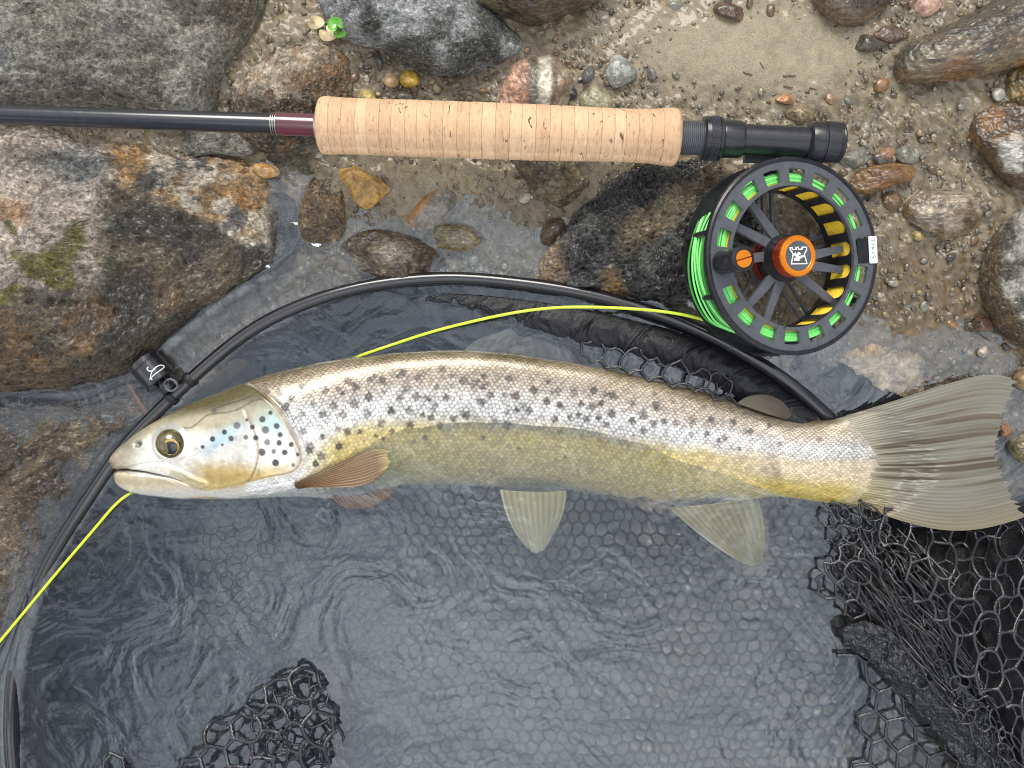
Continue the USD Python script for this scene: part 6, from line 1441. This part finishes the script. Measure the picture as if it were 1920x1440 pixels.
for _ in range(80):
    i_ = int(dr.integers(0, len(hp))); 
    if not (300 < hp[i_, 0] < 1500 and hp[i_, 1] < 780): continue
    q_ = dr.uniform(-.9, .9); t_ = hoop_w[(i_ + 1) % 700] - hoop_w[i_]; t_ /= np.linalg.norm(t_); sd2 = np.cross(t_, [0, 0, 1.0]); n_ = np.array([0, 0, 1.0]) * math.cos(q_) + sd2 * math.sin(q_)
    sp_.append((hoop_w[i_] + n_ * .00338, min(dr.lognormal(-7.9, .4), .8e-3), n_))
part('water_drops', drops(sp_), 'glass_drop', NET, smooth=True, kind='stuff')
# ---------------------------------------------------------------- small things on the bank
SPR = thing('sprig', 'tiny bright green round leaved sprig growing beside the pale speckled rock', 'plant', W(628, 56, 0.012))
def leaf(cx, cy, r, rot_, z, notch=True, tilt=0.0):
    th = np.linspace(0, 2 * np.pi, 48, endpoint=False); rr5 = r * (1 - (0.75 * np.exp(-(np.angle(np.exp(1j * (th - rot_))) / .28) ** 2) if notch else 0)) * (1 + .05 * np.cos(3 * th))
    q_ = np.linspace(0.02, 1, 9)
    x = cx + q_[:, None] * rr5 * np.cos(th); y = cy - q_[:, None] * rr5 * np.sin(th) * .8
    zz_ = z + .0012 * (q_[:, None] ** 2) * np.sin(th * 2 + rot_) + tilt * (x - cx) * S
    t = W(x, y, zz_); b = W(x[::-1], y[::-1], zz_[::-1] - .0003)
    v = np.concatenate([t, b], 0).reshape(-1, 3); f = grid_faces(18, 48, True, True)
    if normals_of(v, f)[:9 * 48, 2].mean() < 0: f = f[:, ::-1]
    return v, f
part('leaf', leaf(630, 45, 17, -1.2, .020), 'leaf_green', SPR, smooth=True)
part('leaf', leaf(637, 62, 12, 1.0, .016, tilt=.3), 'leaf_green', SPR, smooth=True)
part('stem', sweep(np.linspace(W(632, 52, .019), W(616, 40, .004), 8), .0005, 6), 'leaf_green', SPR, smooth=True)
DL = thing('dead_leaf', 'pale withered leaf under the tiny green sprig', 'leaf', W(606, 50, 0.008))
part('blade', leaf(616, 62, 19, 2.2, .013, tilt=.25), 'dead_leaf', DL, smooth=True)
part('blade', leaf(592, 42, 16, 2.6, .012, tilt=-.2), 'dead_leaf', DL, smooth=True)
tw = spline([(240, 718, -.004), (252, 738, -.0035), (264, 758, -.003), (276, 776, -.0035)], 30)
part('twig', sweep(W(tw[:, 0], tw[:, 1], tw[:, 2]), .0014, 8), 'twig_bark', smooth=True, label='reddish brown twig under water between clip and trout snout', category='twig')
tr_ = np.random.default_rng(3)
for (x, y, L, a_) in [(1402, 138, 18, .3), (1428, 122, 12, .9), (1480, 142, 24, .0), (1478, 163, 18, .25), (1525, 166, 16, .3)]:
    h0 = float(bed_height(x, y)) + .0006
    q_ = np.stack([x + np.linspace(-.5, .5, 8) * L * math.cos(a_), y + np.linspace(-.5, .5, 8) * L * math.sin(a_) + tr_.uniform(-1, 1, 8)], -1)
    part('plant_fibre', sweep(W(q_[:, 0], q_[:, 1], np.full(8, h0 - .0003)), .00032, 5), 'dark_debris', smooth=True, label='tiny dark plant fibre on the smooth sand, ' + {1402: 'the sloping one on the left', 1428: 'the steep one nearest the top', 1480: 'the longest level one', 1478: 'the one just under the longest', 1525: 'the rightmost one'}[x], category='debris', group='plant fibres on the smooth sand')
# ---------------------------------------------------------------- water
wx = np.r_[-np.geomspace(24000, 120, 12)[:-1], np.arange(-120, 720, 2.6), np.arange(720, 2041, 6.0), 1920 + np.geomspace(120, 24000, 12)[1:]]
wy = np.r_[-np.geomspace(24000, 120, 12)[:-1], np.arange(-120, 400, 6.0), np.arange(400, 780, 2.6), np.arange(780, 1561, 6.0), 1440 + np.geomspace(120, 24000, 12)[1:]]
WX, WY = np.meshgrid(wx, wy, indexing='ij')
# the surface climbs a little where it touches hoop, stone and fish (meniscus)
mp = [hp[(np.abs(hp[:, 2]) < .0045)][:, :2]] + [r_ for r_ in SHORE]
mt_ = cKDTree(np.vstack(mp)); dd_, _ = mt_.query(np.stack([WX.ravel(), WY.ravel()], -1))
wz = (0.0003 + 0.0006 * smoothstep(640, 560, WX) * (WY > 420)) * np.exp(-(dd_ / 13) ** 2).reshape(WX.shape)
def closed_water():
    top = W(WX, WY, 0 * WX).reshape(-1, 3) + np.c_[np.zeros((WX.size, 2)), wz.ravel()]
    n, m = WX.shape; N = n * m
    f = grid_faces(n, m)[:, ::-1]
    rim = np.r_[np.arange(m), np.arange(1, n) * m + m - 1, (n - 1) * m + np.arange(m - 2, -1, -1), np.arange(n - 2, 0, -1) * m]
    low = top[rim].copy(); low[:, 2] = -0.25
    k = np.arange(len(rim)); k1 = np.roll(k, -1)
    side = np.vstack([np.stack([rim, rim[k1], N + k1], -1), np.stack([rim, N + k1, N + k], -1)])
    c = N + len(rim)
    bot = np.stack([N + k, N + k1, np.full(len(k), c)], -1)
    m_ = trimesh.Trimesh(np.vstack([top, low, [[0, 0, -0.25]]]), np.vstack([f, side, bot]), process=False)
    trimesh.repair.fix_normals(m_)
    return m_
water_body = closed_water()
part("water", water_body, "stream_water", smooth=True, kind="structure")
